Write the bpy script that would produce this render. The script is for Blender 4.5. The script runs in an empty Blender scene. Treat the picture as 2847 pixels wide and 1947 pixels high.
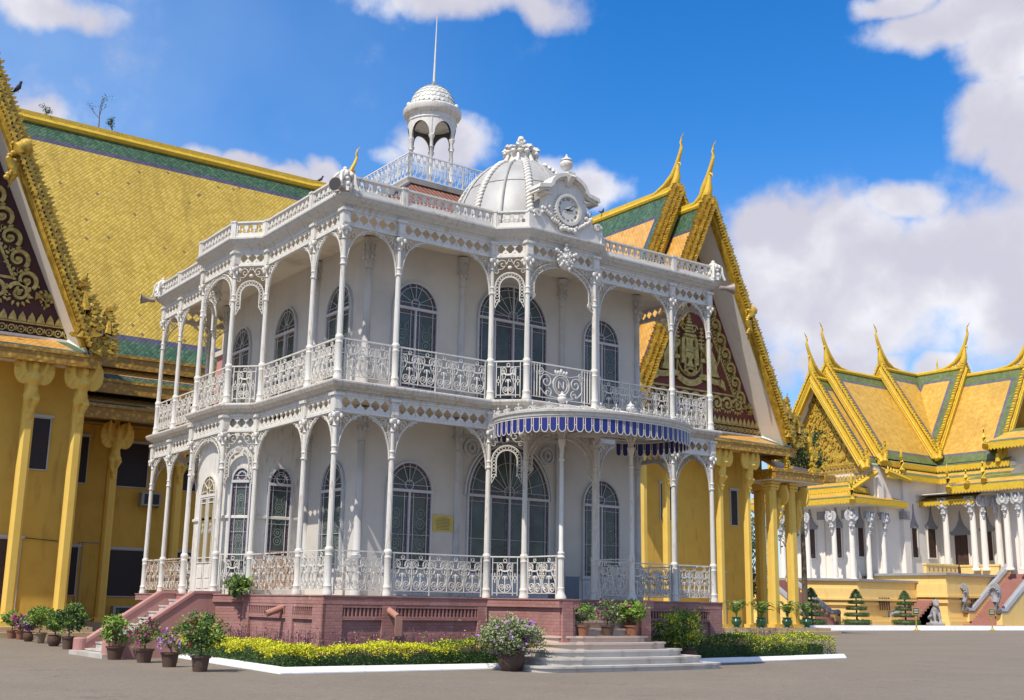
import bpy, math, random
from mathutils import Matrix, Vector
from math import sin, cos, pi, radians, atan2, hypot, sqrt
# ------------------------------------------------------------------ camera
S = bpy.context.scene
cd = bpy.data.cameras.new('Camera'); cam = bpy.data.objects.new('Camera', cd)
S.collection.objects.link(cam); S.camera = cam
cd.sensor_width = 36; cd.lens = 3221.05/2847*36; cd.clip_end = 3000; cd.clip_start = .1
YAW, PIT, ROL = .9472, .2151, .0161
fw = Vector((cos(PIT)*cos(YAW), cos(PIT)*sin(YAW), sin(PIT)))
rt = fw.cross(Vector((0, 0, 1))).normalized(); up = rt.cross(fw)
r2 = cos(ROL)*rt + sin(ROL)*up; u2 = -sin(ROL)*rt + cos(ROL)*up
mw = Matrix((r2, u2, -fw)).transposed().to_4x4(); mw.translation = (-12.1005, -23.7068, 1.4327)
cam.matrix_world = mw
# ------------------------------------------------------------------ light
S.view_settings.view_transform = 'Standard'; S.view_settings.look = 'None'
S.view_settings.exposure = 0.14; S.view_settings.gamma = 1
TRAVEL = Vector((1, .35, -1.5)).normalized()          # the way sunlight travels
sl = bpy.data.lights.new('Sun', 'SUN'); sl.energy = 4.7; sl.angle = radians(.5); sl.color = (1, .94, .83)
so = bpy.data.objects.new('Sun', sl); S.collection.objects.link(so)
so.rotation_euler = TRAVEL.to_track_quat('-Z', 'Y').to_euler(); so.location = (-20, -8, 40)
W = bpy.data.worlds.new('World'); S.world = W; W.use_nodes = True
nt = W.node_tree; nt.nodes.clear()
class NB:
    """tiny node builder"""
    def __init__(s, t): s.t = t
    def n(s, ty, ins=None, **kw):
        o = s.t.nodes.new(ty)
        for k, v in kw.items(): setattr(o, k, v)
        for k, v in (ins or {}).items():
            i = o.inputs[k]
            if isinstance(v, bpy.types.NodeSocket): s.t.links.new(v, i)
            else: i.default_value = v
        return o
    def m(s, op, a, b=0., c=0., clamp=False):
        return s.n('ShaderNodeMath', {0: a, 1: b, 2: c}, operation=op, use_clamp=clamp).outputs[0]
    def vm(s, op, a, b=(0, 0, 0)):
        o = s.n('ShaderNodeVectorMath', {0: a, 1: b}, operation=op)
        return o.outputs['Value'] if op in ('LENGTH', 'DOT_PRODUCT') else o.outputs[0]
    def mr(s, v, a, b, c=0., d=1., smooth=False):
        return s.n('ShaderNodeMapRange', {0: v, 1: a, 2: b, 3: c, 4: d}, interpolation_type='SMOOTHSTEP' if smooth else 'LINEAR').outputs[0]
    def mix(s, f, a, b, mode='MIX'):
        o = s.n('ShaderNodeMix', data_type='RGBA', blend_type=mode)
        for i, v in ((0, f), (6, a), (7, b)):
            if isinstance(v, bpy.types.NodeSocket): s.t.links.new(v, o.inputs[i])
            else: o.inputs[i].default_value = v if i == 0 else (*v, 1)[:4]
        return o.outputs[2]
    def noise(s, vec, scale, det=3., rough=.55):
        return s.n('ShaderNodeTexNoise', {'Vector': vec, 'Scale': scale, 'Detail': det, 'Roughness': rough}).outputs[0]
nb = NB(nt)
sky = nb.n('ShaderNodeTexSky', sky_type='NISHITA', sun_disc=False, sun_elevation=radians(54.8), sun_rotation=atan2(-1, -.35),
           air_density=1.0, dust_density=.4, ozone_density=2.5)
hs = nb.n('ShaderNodeHueSaturation', {'Hue': .507, 'Saturation': 1.42, 'Value': 1.85, 'Color': sky.outputs[0]})
tc = nb.n('ShaderNodeTexCoord')
d = tc.outputs['Generated']
sp = nb.n('ShaderNodeSeparateXYZ', {0: d})
az = nb.m('ARCTAN2', sp.outputs[1], sp.outputs[0]); el = nb.m('ARCSINE', sp.outputs[2])
P2 = nb.n('ShaderNodeCombineXYZ', {0: az, 1: el}).outputs[0]
nA = nb.noise(P2, 9., 8., .58)
nB_ = nb.noise(nb.vm('ADD', P2, (3.1, 1.7, 0)), 26., 6., .6)
warp = nb.vm('SCALE', nb.vm('SUBTRACT', nb.n('ShaderNodeTexNoise', {'Vector': P2, 'Scale': 14., 'Detail': 4.}).outputs[1], (.5, .5, .5)))
warp.node.inputs['Scale'].default_value = .045
PW = nb.vm('ADD', P2, warp)
# cloud banks: (azimuth, elevation, half-width, half-height, weight), all in degrees
CLOUDS = [(78.5, 26.2, 3.8, 1.1, 0.9), (78.0, 21.7, 1.9, 1.1, 0.7), (70.5, 20.7, 1.7, 0.8, 0.8), (68.1, 20.6, 2.0, 0.7, 0.75), (66.0, 20.3, 1.5, 0.6, 0.75), (64.2, 20.5, 1.1, 0.8, 0.8), (57.0, 28.9, 7.8, 1.3, 0.8), (58.2, 22.1, 2.8, 1.5, 0.85), (60.5, 21.8, 1.4, 0.8, 0.6), (50.2, 20.2, 2.3, 1.2, 0.9), (52.4, 20.9, 1.4, 1.1, 0.6), (38.0, 17.0, 5.4, 3.1, 1), (33.0, 15.8, 5.1, 3.4, 1), (40.1, 18.0, 3.0, 1.9, 0.95), (34.6, 19.0, 2.4, 1.4, 0.9), (38.1, 14.1, 6.8, 2.7, 0.9), (30.1, 14.7, 3.8, 4.0, 0.9), (30.6, 26.6, 5.4, 1.5, 1), (29.1, 25.0, 3.5, 1.9, 1), (30.7, 22.2, 2.4, 1.7, 0.9), (29.0, 21.3, 2.3, 2.7, 0.9), (34.2, 28.1, 2.5, 0.8, 0.8), (38.2, 11.8, 2.3, 1.3, 0.95), (36.4, 11.3, 1.4, 0.8, 0.9), (33.3, 11.0, 1.6, 1.0, 0.9), (40.5, 11.7, 1.5, 1.7, 0.7), (35.7, 12.7, 7.0, 1.2, 0.55)] + [(79, 24, 9, 6, .25), (66, 24, 6, 4, .2), (57, 28, 12, 4, .2), (33, 16, 12, 5, .6), (115, 30, 18, 9, .9), (150, 42, 22, 14, 1), (-175, 25, 14, 9, .9), (-150, 45, 25, 16, 1), (-110, 28, 22, 10, 1), (-75, 48, 22, 14, 1), (-45, 26, 18, 9, 1), (-10, 40, 18, 13, 1), (12, 22, 9, 6, .9), (60, 58, 40, 12, .9), (-120, 72, 60, 14, 1)]  # the last banks lie out of view, added to whiten the sky's fill light
acc = None
for (a, e, ra, re, w) in CLOUDS:
    q = nb.vm('MULTIPLY', nb.vm('SUBTRACT', PW, (radians(a), radians(e), 0)), (1/radians(ra), 1/radians(re), 0))
    f = nb.mr(nb.vm('LENGTH', q), 1.6, .1, 0., w, True)
    acc = f if acc is None else nb.m('MAXIMUM', acc, f)
rag = nb.m('ADD', nb.m('MULTIPLY', nb.m('SUBTRACT', nA, .5), 1.35), nb.m('MULTIPLY', nb.m('SUBTRACT', nB_, .5), .5))
dens = nb.m('ADD', acc, nb.m('MULTIPLY', rag, nb.mr(acc, .0, .25)))
cov = nb.mr(dens, .20, .72, 0, 1, True)
# clouds: bright billows, lavender-grey bellies
up_n = nb.noise(nb.vm('ADD', PW, (-.012, .045, 0)), 5., 6., .5)
lit = nb.mr(nb.m('ADD', nb.m('MULTIPLY', nb.m('SUBTRACT', nb.noise(PW, 5., 6., .5), up_n), 2.4), nb.m('MULTIPLY', dens, -.30)), -.38, .22, 0, 1, True)
cc = nb.mix(lit, (6.0, 5.85, 6.7), (9.0, 8.9, 9.2))
haze = nb.mr(el, radians(1), radians(24), .62, 0., True)
veil = nb.m('MULTIPLY', nb.mr(az, radians(48), radians(84), 0, .30, True), nb.mr(nb.noise(P2, 4., 4.), .3, .7, .5, 1.3))
base = nb.mix(haze, nb.mix(veil, hs.outputs[0], (5.6, 7.2, 9.4)), (3.5, 4.7, 6.9))
fin = nb.mix(nb.m('MULTIPLY', cov, .96), base, cc)
bg = nb.n('ShaderNodeBackground', {'Color': fin, 'Strength': .1})
nt.links.new(bg.outputs[0], nb.n('ShaderNodeOutputWorld').inputs[0])
# ------------------------------------------------------------------ mesh helpers
RNG = random.Random(7)
COL = S.collection
ABSROOT = set()          # buildings whose parts are written in world coordinates
class MB:
    BW = 1.
    def __init__(s): s.v = []; s.f = []; s.m = []; s.uv = {}
    def add(s, vs, fs, mi=0, uvs=None):
        o = len(s.v); s.v += [tuple(v) for v in vs]
        for k, f in enumerate(fs):
            if uvs: s.uv[len(s.f)] = uvs[k]
            s.f.append([i+o for i in f]); s.m.append(mi)
    def box(s, x0, y0, z0, x1, y1, z1, mi=0):
        s.add([(x0,y0,z0),(x1,y0,z0),(x1,y1,z0),(x0,y1,z0),(x0,y0,z1),(x1,y0,z1),(x1,y1,z1),(x0,y1,z1)],
              [(0,3,2,1),(4,5,6,7),(0,1,5,4),(1,2,6,5),(2,3,7,6),(3,0,4,7)], mi)
    def prism(s, poly, y0, y1, mi=0, cap=True):
        """poly in (x, z), extruded along y"""
        n = len(poly)
        vs = [(x, y0, z) for x, z in poly]+[(x, y1, z) for x, z in poly]
        fs = [(i, (i+1) % n, (i+1) % n+n, i+n) for i in range(n)]
        if cap: fs += [tuple(range(n-1, -1, -1)), tuple(range(n, 2*n))]
        s.add(vs, fs, mi)
    def slab(s, poly, z0, z1, mi=0):
        n = len(poly)
        s.add([(x, y, z0) for x, y in poly]+[(x, y, z1) for x, y in poly],
              [(i, (i+1) % n, (i+1) % n+n, i+n) for i in range(n)]+[tuple(range(n-1, -1, -1)), tuple(range(n, 2*n))], mi)
    def bar(s, pts, w, dp, y=0., mi=0, closed=False, taper=None):
        """flat bar along a polyline in (x, z): width w, depth dp"""
        n = len(pts); L = []; R = []; w *= MB.BW
        for i in range(n):
            a = pts[i-1] if (i or closed) else pts[i]; b = pts[(i+1) % n] if (i < n-1 or closed) else pts[i]
            dx, dz = b[0]-a[0], b[1]-a[1]; l = hypot(dx, dz) or 1
            ww = w*(taper(i/(n-1)) if taper else 1)/2
            nx, nz = -dz/l*ww, dx/l*ww
            L.append((pts[i][0]+nx, pts[i][1]+nz)); R.append((pts[i][0]-nx, pts[i][1]-nz))
        vs = []
        for i in range(n):
            vs += [(L[i][0], y-dp/2, L[i][1]), (R[i][0], y-dp/2, R[i][1]), (R[i][0], y+dp/2, R[i][1]), (L[i][0], y+dp/2, L[i][1])]
        fs = []
        for i in range(n if closed else n-1):
            a, b = 4*i, 4*((i+1) % n)
            for k in range(4): fs.append((a+k, a+(k+1) % 4, b+(k+1) % 4, b+k))
        if not closed: fs += [(3, 2, 1, 0), (4*n-4, 4*n-3, 4*n-2, 4*n-1)]
        s.add(vs, fs, mi)
    def ring(s, x, z, r, w, dp, y=0., n=14, mi=0):
        s.bar([(x+r*cos(2*pi*k/n), z+r*sin(2*pi*k/n)) for k in range(n)], w, dp, y, mi, True)
    def tube(s, pts, r, n=6, mi=0, cap=True):
        pts = [Vector(p) for p in pts]; m = len(pts); vs = []
        ref = Vector((0, 0, 1))
        for i, p in enumerate(pts):
            t = (pts[min(i+1, m-1)]-pts[max(i-1, 0)]).normalized()
            a = t.cross(ref)
            if a.length < .05: a = t.cross(Vector((1, 0, 0)))
            a.normalize(); b = t.cross(a)
            rr = r[i] if isinstance(r, (list, tuple)) else r
            vs += [tuple(p+rr*(cos(2*pi*k/n)*a+sin(2*pi*k/n)*b)) for k in range(n)]
        fs = [(i*n+k, i*n+(k+1) % n, (i+1)*n+(k+1) % n, (i+1)*n+k) for i in range(m-1) for k in range(n)]
        if cap: fs += [tuple(range(n-1, -1, -1)), tuple(range((m-1)*n, m*n))]
        s.add(vs, fs, mi)
    def lathe(s, prof, n=16, c=(0, 0, 0), mi=0, a0=0., a1=2*pi, flute=0., sx=1., sy=1.):
        full = abs(a1-a0-2*pi) < 1e-6; k = n if full else n+1; vs = []
        for r, z, *q in prof:
            for i in range(k):
                a = a0+(a1-a0)*i/n; rr = r*(1-flute*(i % 2) if q else 1)
                vs.append((c[0]+rr*cos(a)*sx, c[1]+rr*sin(a)*sy, c[2]+z))
        m = len(prof)
        fs = [(j*k+i, j*k+(i+1) % k, (j+1)*k+(i+1) % k, (j+1)*k+i) for j in range(m-1) for i in range(n)]
        if full: fs += [tuple(range(k-1, -1, -1)), tuple(range((m-1)*k, m*k))]
        s.add(vs, fs, mi)
    def ell(s, c, r, n=10, m=6, mi=0):
        vs = []; 
        for j in range(m+1):
            t = pi*j/m
            for i in range(n): vs.append((c[0]+r[0]*max(sin(t), .01)*cos(2*pi*i/n), c[1]+r[1]*max(sin(t), .01)*sin(2*pi*i/n), c[2]-r[2]*cos(t)))
        s.add(vs, [(j*n+i, j*n+(i+1) % n, (j+1)*n+(i+1) % n, (j+1)*n+i) for j in range(m) for i in range(n)], mi)
    def cell(s, x0, z0, x1, z1, hole, y0, y1, mi=0, n=20):
        """square plate with a star-convex hole: hole(angle) -> radius about the centre"""
        cx, cz = (x0+x1)/2, (z0+z1)/2; hw, hh = (x1-x0)/2, (z1-z0)/2; vs = []
        angs = sorted([2*pi*k/n+pi/n for k in range(n)]+[atan2(a*hh, b*hw) % (2*pi) for a in (1, -1) for b in (1, -1)])
        n = len(angs)
        for y in (y0, y1):
            for a in angs:
                c_, s_ = cos(a), sin(a); k = min(hw/abs(c_) if abs(c_) > 1e-6 else 1e9, hh/abs(s_) if abs(s_) > 1e-6 else 1e9)
                vs.append((cx+c_*k, y, cz+s_*k))
            for a in angs:
                r = hole(a); vs.append((cx+cos(a)*r, y, cz+sin(a)*r))
        fs = []
        for i in range(n):
            j = (i+1) % n
            fs += [(i, j, n+j, n+i), (3*n+i, 3*n+j, 2*n+j, 2*n+i), (n+i, n+j, 3*n+j, 3*n+i)]
        s.add(vs, fs, mi)
    def xf(s, M):
        s.v = [tuple(M @ Vector(v)) for v in s.v]; return s
    def join(s, o, M=None, mi=None):
        vs = [tuple(M @ Vector(v)) for v in o.v] if M else o.v; off = len(s.v); s.v += vs
        for k, f in enumerate(o.f):
            if k in o.uv: s.uv[len(s.f)] = o.uv[k]
            s.f.append([i+off for i in f]); s.m.append(o.m[k] if mi is None else mi)
    def mesh(s, name, mats, smooth=False):
        me = bpy.data.meshes.new(name); me.from_pydata(s.v, [], s.f)
        for m in (mats if isinstance(mats, (list, tuple)) else [mats]): me.materials.append(m)
        if any(s.m): me.polygons.foreach_set('material_index', s.m)
        if s.uv:
            ul = me.uv_layers.new(name='UVMap')
            for p in me.polygons:
                q = s.uv.get(p.index)
                if q:
                    for li, t in zip(p.loop_indices, q): ul.data[li].uv = t
        if smooth:
            me.polygons.foreach_set('use_smooth', [True]*len(me.polygons))
            try: me.set_sharp_from_angle(angle=radians(smooth if smooth > 1 else 40))
            except Exception: pass
        me.update(); return me
    def obj(s, name, mats, parent=None, loc=(0, 0, 0), rz=0., smooth=False):
        return put(name, s.mesh(name, mats, smooth), parent, loc, rz)
def put(name, me, parent=None, loc=(0, 0, 0), rz=0.):
    o = bpy.data.objects.new(name, me); COL.objects.link(o); o.parent = parent
    if parent and parent.name in ABSROOT: o.matrix_parent_inverse = Matrix.Translation(-Vector(parent.location))
    o.location = loc; o.rotation_euler = (0, 0, rz); return o
def thing(name, label, cat, loc=(0, 0, 0), rz=0., group=None):
    o = put(name, None, None, loc, rz); o.empty_display_size = .3
    return tag(o, label, cat, group)
def tag(o, label, cat, group=None):
    o['label'] = label; o['category'] = cat
    if group: o['group'] = group
    return o
def struct(o, kind='structure'): o['kind'] = kind; return o
def copy_tree(o, parent=None):
    c = o.copy(); COL.objects.link(c); c.parent = parent
    for ch in list(o.children): copy_tree(ch, c)
    return c
def T(x=0, y=0, z=0, rz=0., sc=1.):
    return Matrix.Translation((x, y, z)) @ Matrix.Rotation(rz, 4, 'Z') @ Matrix.Scale(sc, 4)
def spiral(cx, cz, r0, r1, a0, a1, n=14):
    return [(cx+(r0+(r1-r0)*k/n)*cos(a0+(a1-a0)*k/n), cz+(r0+(r1-r0)*k/n)*sin(a0+(a1-a0)*k/n)) for k in range(n+1)]
def arc(cx, cz, rx, rz, a0, a1, n=12):
    return [(cx+rx*cos(a0+(a1-a0)*k/n), cz+rz*sin(a0+(a1-a0)*k/n)) for k in range(n+1)]
def bez(a, b, c, d, n=10):
    o = []
    for k in range(n+1):
        t = k/n; q = 1-t
        o.append(tuple(q**3*a[i]+3*q*q*t*b[i]+3*q*t*t*c[i]+t**3*d[i] for i in range(len(a))))
    return o
def offset(poly, dd):
    """mitred outward offset of a counter-clockwise polygon"""
    n = len(poly); o = []
    for i in range(n):
        p, q, r = Vector(poly[i-1]), Vector(poly[i]), Vector(poly[(i+1) % n])
        a = (q-p).normalized(); b = (r-q).normalized()
        na = Vector((a.y, -a.x)); nb2 = Vector((b.y, -b.x)); m = (na+nb2)
        m = m/m.dot(na) if m.length > 1e-6 else na
        o.append(tuple(q+m*dd))
    return o
def sweep(mb, poly, prof, mi=0, closed=True):
    """sweep a (distance, height) profile round a polygon"""
    n = len(poly); vs = []
    for dd, z in prof: vs += [(x, y, z) for x, y in offset(poly, dd)]
    fs = [(j*n+i, j*n+(i+1) % n, (j+1)*n+(i+1) % n, (j+1)*n+i) for j in range(len(prof)-1) for i in range(n)]
    mb.add(vs, fs, mi)
# ------------------------------------------------------------------ materials
def mat(name, base=(.8, .8, .8), rough=.5, metal=0., fn=None, bump=None, spec=.5):
    m = bpy.data.materials.new(name); m.use_nodes = True
    b = NB(m.node_tree); p = m.node_tree.nodes['Principled BSDF']
    p.inputs['Base Color'].default_value = (*base, 1); p.inputs['Roughness'].default_value = rough
    p.inputs['Metallic'].default_value = metal; p.inputs['Specular IOR Level'].default_value = spec
    pos = b.n('ShaderNodeNewGeometry').outputs['Position']
    if fn: fn(b, p, pos)
    return m
def setc(b, p, c): b.t.links.new(c, p.inputs['Base Color'])
def bump(b, p, h, strength=.3, dist=.02):
    o = b.n('ShaderNodeBump', {'Strength': strength, 'Distance': dist, 'Height': h}); b.t.links.new(o.outputs[0], p.inputs['Normal'])
def stretch(b, pos, x, y, z): return b.vm('MULTIPLY', pos, (x, y, z))
def iron(rust, grime=.5, base=(.80, .80, .805)):
    def fn(b, p, pos):
        g = b.noise(pos, 2.3, 5.)
        c = b.mix(b.mr(g, .46, .78, 0, grime, True), base, (.50, .50, .47))
        sk = b.noise(stretch(b, pos, 7., 7., .55), 1., 5., .6); c = b.mix(b.mr(sk, .52, .72, 0, grime*.75, True), c, (.36, .35, .31))
        gr = b.noise(pos, 14., 4., .7); c = b.mix(b.mr(gr, .58, .72, 0, grime*.5, True), c, (.33, .31, .27))
        r1 = b.noise(stretch(b, pos, 13, 13, 4.), 1., 3., .55)
        r0 = b.noise(pos, .9, 2.)
        f = b.m('MULTIPLY', b.mr(r1, .60-rust*.22, .74-rust*.15, 0, 1, True), b.mr(r0, .5-rust*.4, .7-rust*.3, 0, 1, True))
        setc(b, p, b.mix(b.m('MULTIPLY', f, .95 if rust > .8 else .5), c, (.36, .20, .09)))
    return fn
MAT = {}
MAT['iron'] = mat('white painted iron', rough=.5, fn=iron(.3, .55, (.655, .62, .56)))
MAT['ironrust'] = mat('rusting white painted iron', rough=.55, fn=iron(.95, .3, (.66, .64, .6)))
MAT['cornice2'] = mat('rust stained white zinc', rough=.55, fn=iron(.55, .9, (.51, .48, .43)))
MAT['cornice'] = mat('weathered white zinc', rough=.5, fn=iron(.42, .9, (.51, .49, .45)))
def f_plaster(b, p, pos):
    a = b.noise(pos, .8, 6., .6); st = b.noise(stretch(b, pos, 3.2, 3.2, .25), 1., 5., .6); fine = b.noise(pos, 30., 3.)
    c = b.mix(b.mr(a, .42, .72, 0, .55, True), (.555, .515, .46), (.42, .385, .34))
    c = b.mix(b.mr(st, .55, .75, 0, .4, True), c, (.42, .41, .39))
    sp2 = b.noise(pos, 5., 5., .7)
    c = b.mix(b.mr(sp2, .66, .74, 0, .5, True), c, (.34, .33, .32))
    setc(b, p, c); bump(b, p, fine, .08, .01)
MAT['plaster'] = mat('stained pale plaster', rough=.85, fn=f_plaster)
MAT['plaster_blue'] = mat('blue grey dado paint', (.16, .19, .23), .8)
def f_ceil(b, p, pos):
    c = b.mix(b.mr(b.noise(pos, 1.1, 5.), .45, .75, 0, .8, True), (.62, .56, .47), (.42, .35, .26))
    setc(b, p, c)
MAT['ceiling'] = mat('cream soffit board', rough=.8, fn=f_ceil)
def f_brick(b, p, pos):
    sx = b.n('ShaderNodeSeparateXYZ', {0: pos})
    u = b.m('ADD', sx.outputs[0], sx.outputs[1])
    v = b.n('ShaderNodeCombineXYZ', {0: u, 1: sx.outputs[2]}).outputs[0]
    wob = b.vm('SCALE', b.n('ShaderNodeTexNoise', {'Vector': pos, 'Scale': 3., 'Detail': 3.}).outputs[1]); wob.node.inputs['Scale'].default_value = .025
    br = b.n('ShaderNodeTexBrick', {'Vector': b.vm('ADD', v, wob), 'Color1': (.36, .175, .15, 1), 'Color2': (.29, .13, .11, 1), 'Mortar': (.25, .115, .105, 1), 'Scale': 1., 'Mortar Size': .008, 'Mortar Smooth': .4, 'Brick Width': .23, 'Row Height': .075})
    a = b.noise(pos, 1.1, 6., .65)
    c = b.mix(b.mr(a, .38, .68, 0, .65, True), br.outputs[0], (.42, .22, .20))
    dk = b.noise(stretch(b, pos, 2.5, 2.5, .8), 1., 5.)
    c = b.mix(b.mr(dk, .55, .75, 0, .6, True), c, (.24, .13, .10))
    pt = b.noise(pos, 3.4, 7., .7)
    c = b.mix(b.m('MULTIPLY', b.mr(pt, .62, .68, 0, .85, True), b.mr(b.noise(pos, .55, 2.), .44, .58, 0, 1, True)), c, (.56, .42, .32))
    setc(b, p, c)
    h = b.m('ADD', b.m('MULTIPLY', br.outputs['Fac'], -1.), b.m('MULTIPLY', b.noise(pos, 22., 4.), .8))
    bump(b, p, h, .5, .012)
MAT['brick'] = mat('pink painted brick', rough=.85, fn=f_brick)
def f_render(c1, c2, c3):
    def fn(b, p, pos):
        a = b.noise(pos, 1.3, 6., .6)
        c = b.mix(b.mr(a, .4, .7, 0, .7, True), c1, c2)
        c = b.mix(b.mr(b.noise(stretch(b, pos, 3, 3, .5), 1., 5.), .55, .75, 0, .6, True), c, c3)
        setc(b, p, c); bump(b, p, b.noise(pos, 40., 3.), .15, .006)
    return fn
MAT['pinkplaster'] = mat('pink stair plaster', rough=.85, fn=f_render((.40, .19, .17), (.46, .25, .22), (.30, .16, .13)))
MAT['annex'] = mat('pink annex plaster', rough=.85, fn=f_render((.55, .22, .20), (.52, .24, .21), (.46, .2, .18)))
MAT['marble'] = mat('worn marble step', rough=.6, fn=f_render((.50, .465, .42), (.38, .335, .285), (.13, .115, .095)))
MAT['pinkmarble'] = mat('pink veined marble riser', rough=.6, fn=f_render((.50, .39, .32), (.54, .43, .36), (.28, .19, .13)))
MAT['kerb'] = mat('white painted kerb', rough=.7, fn=f_render((.82, .81, .80), (.78, .76, .74), (.6, .57, .53)))
def f_asphalt(b, p, pos):
    a = b.noise(pos, .35, 5., .6); f = b.noise(pos, 55., 4., .7); g = b.n('ShaderNodeTexVoronoi', {'Vector': pos, 'Scale': 60.}).outputs[0]
    st = b.noise(stretch(b, pos, .55, .16, 1), 1., 6., .65)
    c = b.mix(b.mr(a, .35, .7), (.232, .187, .137), (.295, .24, .18))
    c = b.mix(b.mr(f, .35, .65, 0, .5), c, (.13, .115, .10))
    c = b.mix(b.mr(g, .0, .35, .3, 0), c, (.42, .38, .33))
    c = b.mix(b.mr(st, .5, .7, 0, .55, True), c, (.20, .17, .14))
    md = b.noise(pos, 5.5, 6., .7); c = b.mix(b.mr(md, .36, .64, 0, .5), c, (.15, .12, .09)); c = b.mix(b.mr(b.noise(pos, 17., 3., .6), .5, .72, 0, .4), c, (.36, .31, .25))
    ck = b.n('ShaderNodeTexVoronoi', {'Vector': b.vm('ADD', pos, b.vm('SCALE', b.n('ShaderNodeTexNoise', {'Vector': pos, 'Scale': 2., 'Detail': 4.}).outputs[1])), 'Scale': .45}, feature='DISTANCE_TO_EDGE').outputs[0]
    c = b.mix(b.m('MULTIPLY', b.mr(ck, .004, .012, .45, 0), b.mr(b.noise(pos, .4, 2.), .5, .6, 0, 1)), c, (.09, .075, .06))
    oil = b.mr(b.noise(pos, 1.3, 5., .65), .64, .74, 0, .35, True); c = b.mix(oil, c, (.12, .10, .08))
    setc(b, p, c); bump(b, p, b.m('ADD', f, b.m('ADD', g, md)), .8, .015)
MAT['asphalt'] = mat('worn grey brown asphalt', rough=.9, fn=f_asphalt)  # the tones are the asphalt's own colour
def f_glass(b, p, pos):
    c = b.mix(b.mr(b.noise(pos, 2., 3.), .4, .7), (.045, .055, .05), (.085, .10, .088)); setc(b, p, c)
MAT['glass'] = mat('etched dark window glass', rough=.22, fn=f_glass)
MAT['amber'] = mat('amber door glass', (.20, .14, .045), .2)
def f_border(b, p, pos):
    v = b.n('ShaderNodeTexVoronoi', {'Vector': pos, 'Scale': 26.}).outputs[0]
    c = b.mix(b.mr(v, .2, .5), (.22, .14, .14), (.055, .03, .045)); setc(b, p, c)
MAT['border'] = mat('purple brown stained glass border', rough=.25, fn=f_border)
MAT['etch'] = mat('etched white pattern', (.17, .20, .175), .6)
MAT['frame'] = mat('grey white window frame', rough=.55, fn=f_render((.50, .50, .50), (.42, .42, .42), (.34, .33, .32)))
MAT['pilaster'] = mat('grimy grey plaster ornament', rough=.8, fn=f_render((.50, .48, .46), (.34, .32, .29), (.24, .22, .2)))
def f_zinc(b, p, pos):
    a = b.noise(pos, 1.6, 5.); c = b.mix(b.mr(a, .35, .7), (.42, .41, .395), (.32, .31, .29)); setc(b, p, c); bump(b, p, b.noise(pos, 9., 3.), .25, .02)
MAT['zinc'] = mat('dull pale zinc sheet', rough=.5, fn=f_zinc)
def f_scale(b, p, pos):
    w = b.n('ShaderNodeTexVoronoi', {'Vector': pos, 'Scale': 9.}).outputs[0]
    c = b.mix(b.mr(w, .25, .6), (.72, .72, .68), (.5, .49, .43)); setc(b, p, c)
MAT['scale'] = mat('white fish scale zinc', rough=.5, fn=f_scale)
MAT['dark'] = mat('dark brown shade colour', (.10, .085, .075), .8)  # shade between the eaves and inside the turret is put into this colour
MAT['rail2'] = mat('thin white roof railing', (.66, .66, .64), .5)
MAT['bluepane'] = mat('cobalt blue glass pane', (.010, .017, .15), .4)
MAT['redpane'] = mat('dark red glass pane', (.12, .02, .04), .2)
MAT['rustpipe'] = mat('terracotta drain pipe', rough=.8, fn=f_render((.40, .20, .15), (.34, .16, .12), (.25, .12, .08)))
def f_redtile(b, p, pos):
    uv = b.n('ShaderNodeUVMap').outputs[0]; s2 = b.n('ShaderNodeSeparateXYZ', {0: uv})
    w = b.m('SINE', b.m('MULTIPLY', s2.outputs[0], 40.)); st = b.m('FRACT', b.m('MULTIPLY', s2.outputs[1], 6.5))
    n = b.noise(pos, 5., 4.)
    c = b.mix(b.mr(n, .35, .7), (.24, .085, .05), (.36, .15, .09)); c = b.mix(b.mr(st, .78, 1., 0, .8), c, (.07, .03, .025))
    c = b.mix(b.mr(w, -.5, -1., 0, .7), c, (.10, .04, .03)); setc(b, p, c)
    bump(b, p, b.m('ADD', w, st), .7, .04)
MAT['redtile'] = mat('red clay roof tile', rough=.8, fn=f_redtile)
def f_tile(c1, c2, line, a=.10, bb=.125, dark=.5, odds=.992):
    def fn(b, p, pos):
        uv = b.n('ShaderNodeUVMap').outputs[0]; q = b.n('ShaderNodeSeparateXYZ', {0: uv})
        u = b.m('DIVIDE', q.outputs[0], a*2); v = b.m('DIVIDE', q.outputs[1], bb*2)
        e, f = b.m('ADD', u, v), b.m('SUBTRACT', u, v)
        ce = b.n('ShaderNodeCombineXYZ', {0: b.m('FLOOR', e), 1: b.m('FLOOR', f)}).outputs[0]
        wn = b.n('ShaderNodeTexWhiteNoise', {0: ce}).outputs[0]
        fe, ff = b.m('FRACT', e), b.m('FRACT', f)
        d1 = b.m('MINIMUM', fe, b.m('SUBTRACT', 1., fe)); d2 = b.m('MINIMUM', ff, b.m('SUBTRACT', 1., ff))
        ln = b.m('MAXIMUM', b.m('MULTIPLY', b.mr(d1, .05, .16, 1, 0), .75), b.mr(d2, .05, .17, 1, 0))
        c = b.mix(wn, c1, c2)
        c = b.mix(b.mr(b.noise(pos, .5, 5.), .4, .75, 0, .4), c, tuple(x*.62 for x in c1))
        st = b.noise(b.vm('MULTIPLY', uv, (1.6, .12, 1)), 1., 5., .65); c = b.mix(b.mr(st, .5, .72, 0, .38, True), c, tuple(x*.5 for x in c1))
        odd = b.mr(wn, odds, odds+.003, 0, .8)
        c = b.mix(odd, c, (.10, .06, .05))
        setc(b, p, b.mix(b.m('MULTIPLY', ln, dark), c, line))
        bump(b, p, b.m('MULTIPLY', ln, -1.), .5, .03)
    return fn
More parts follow.
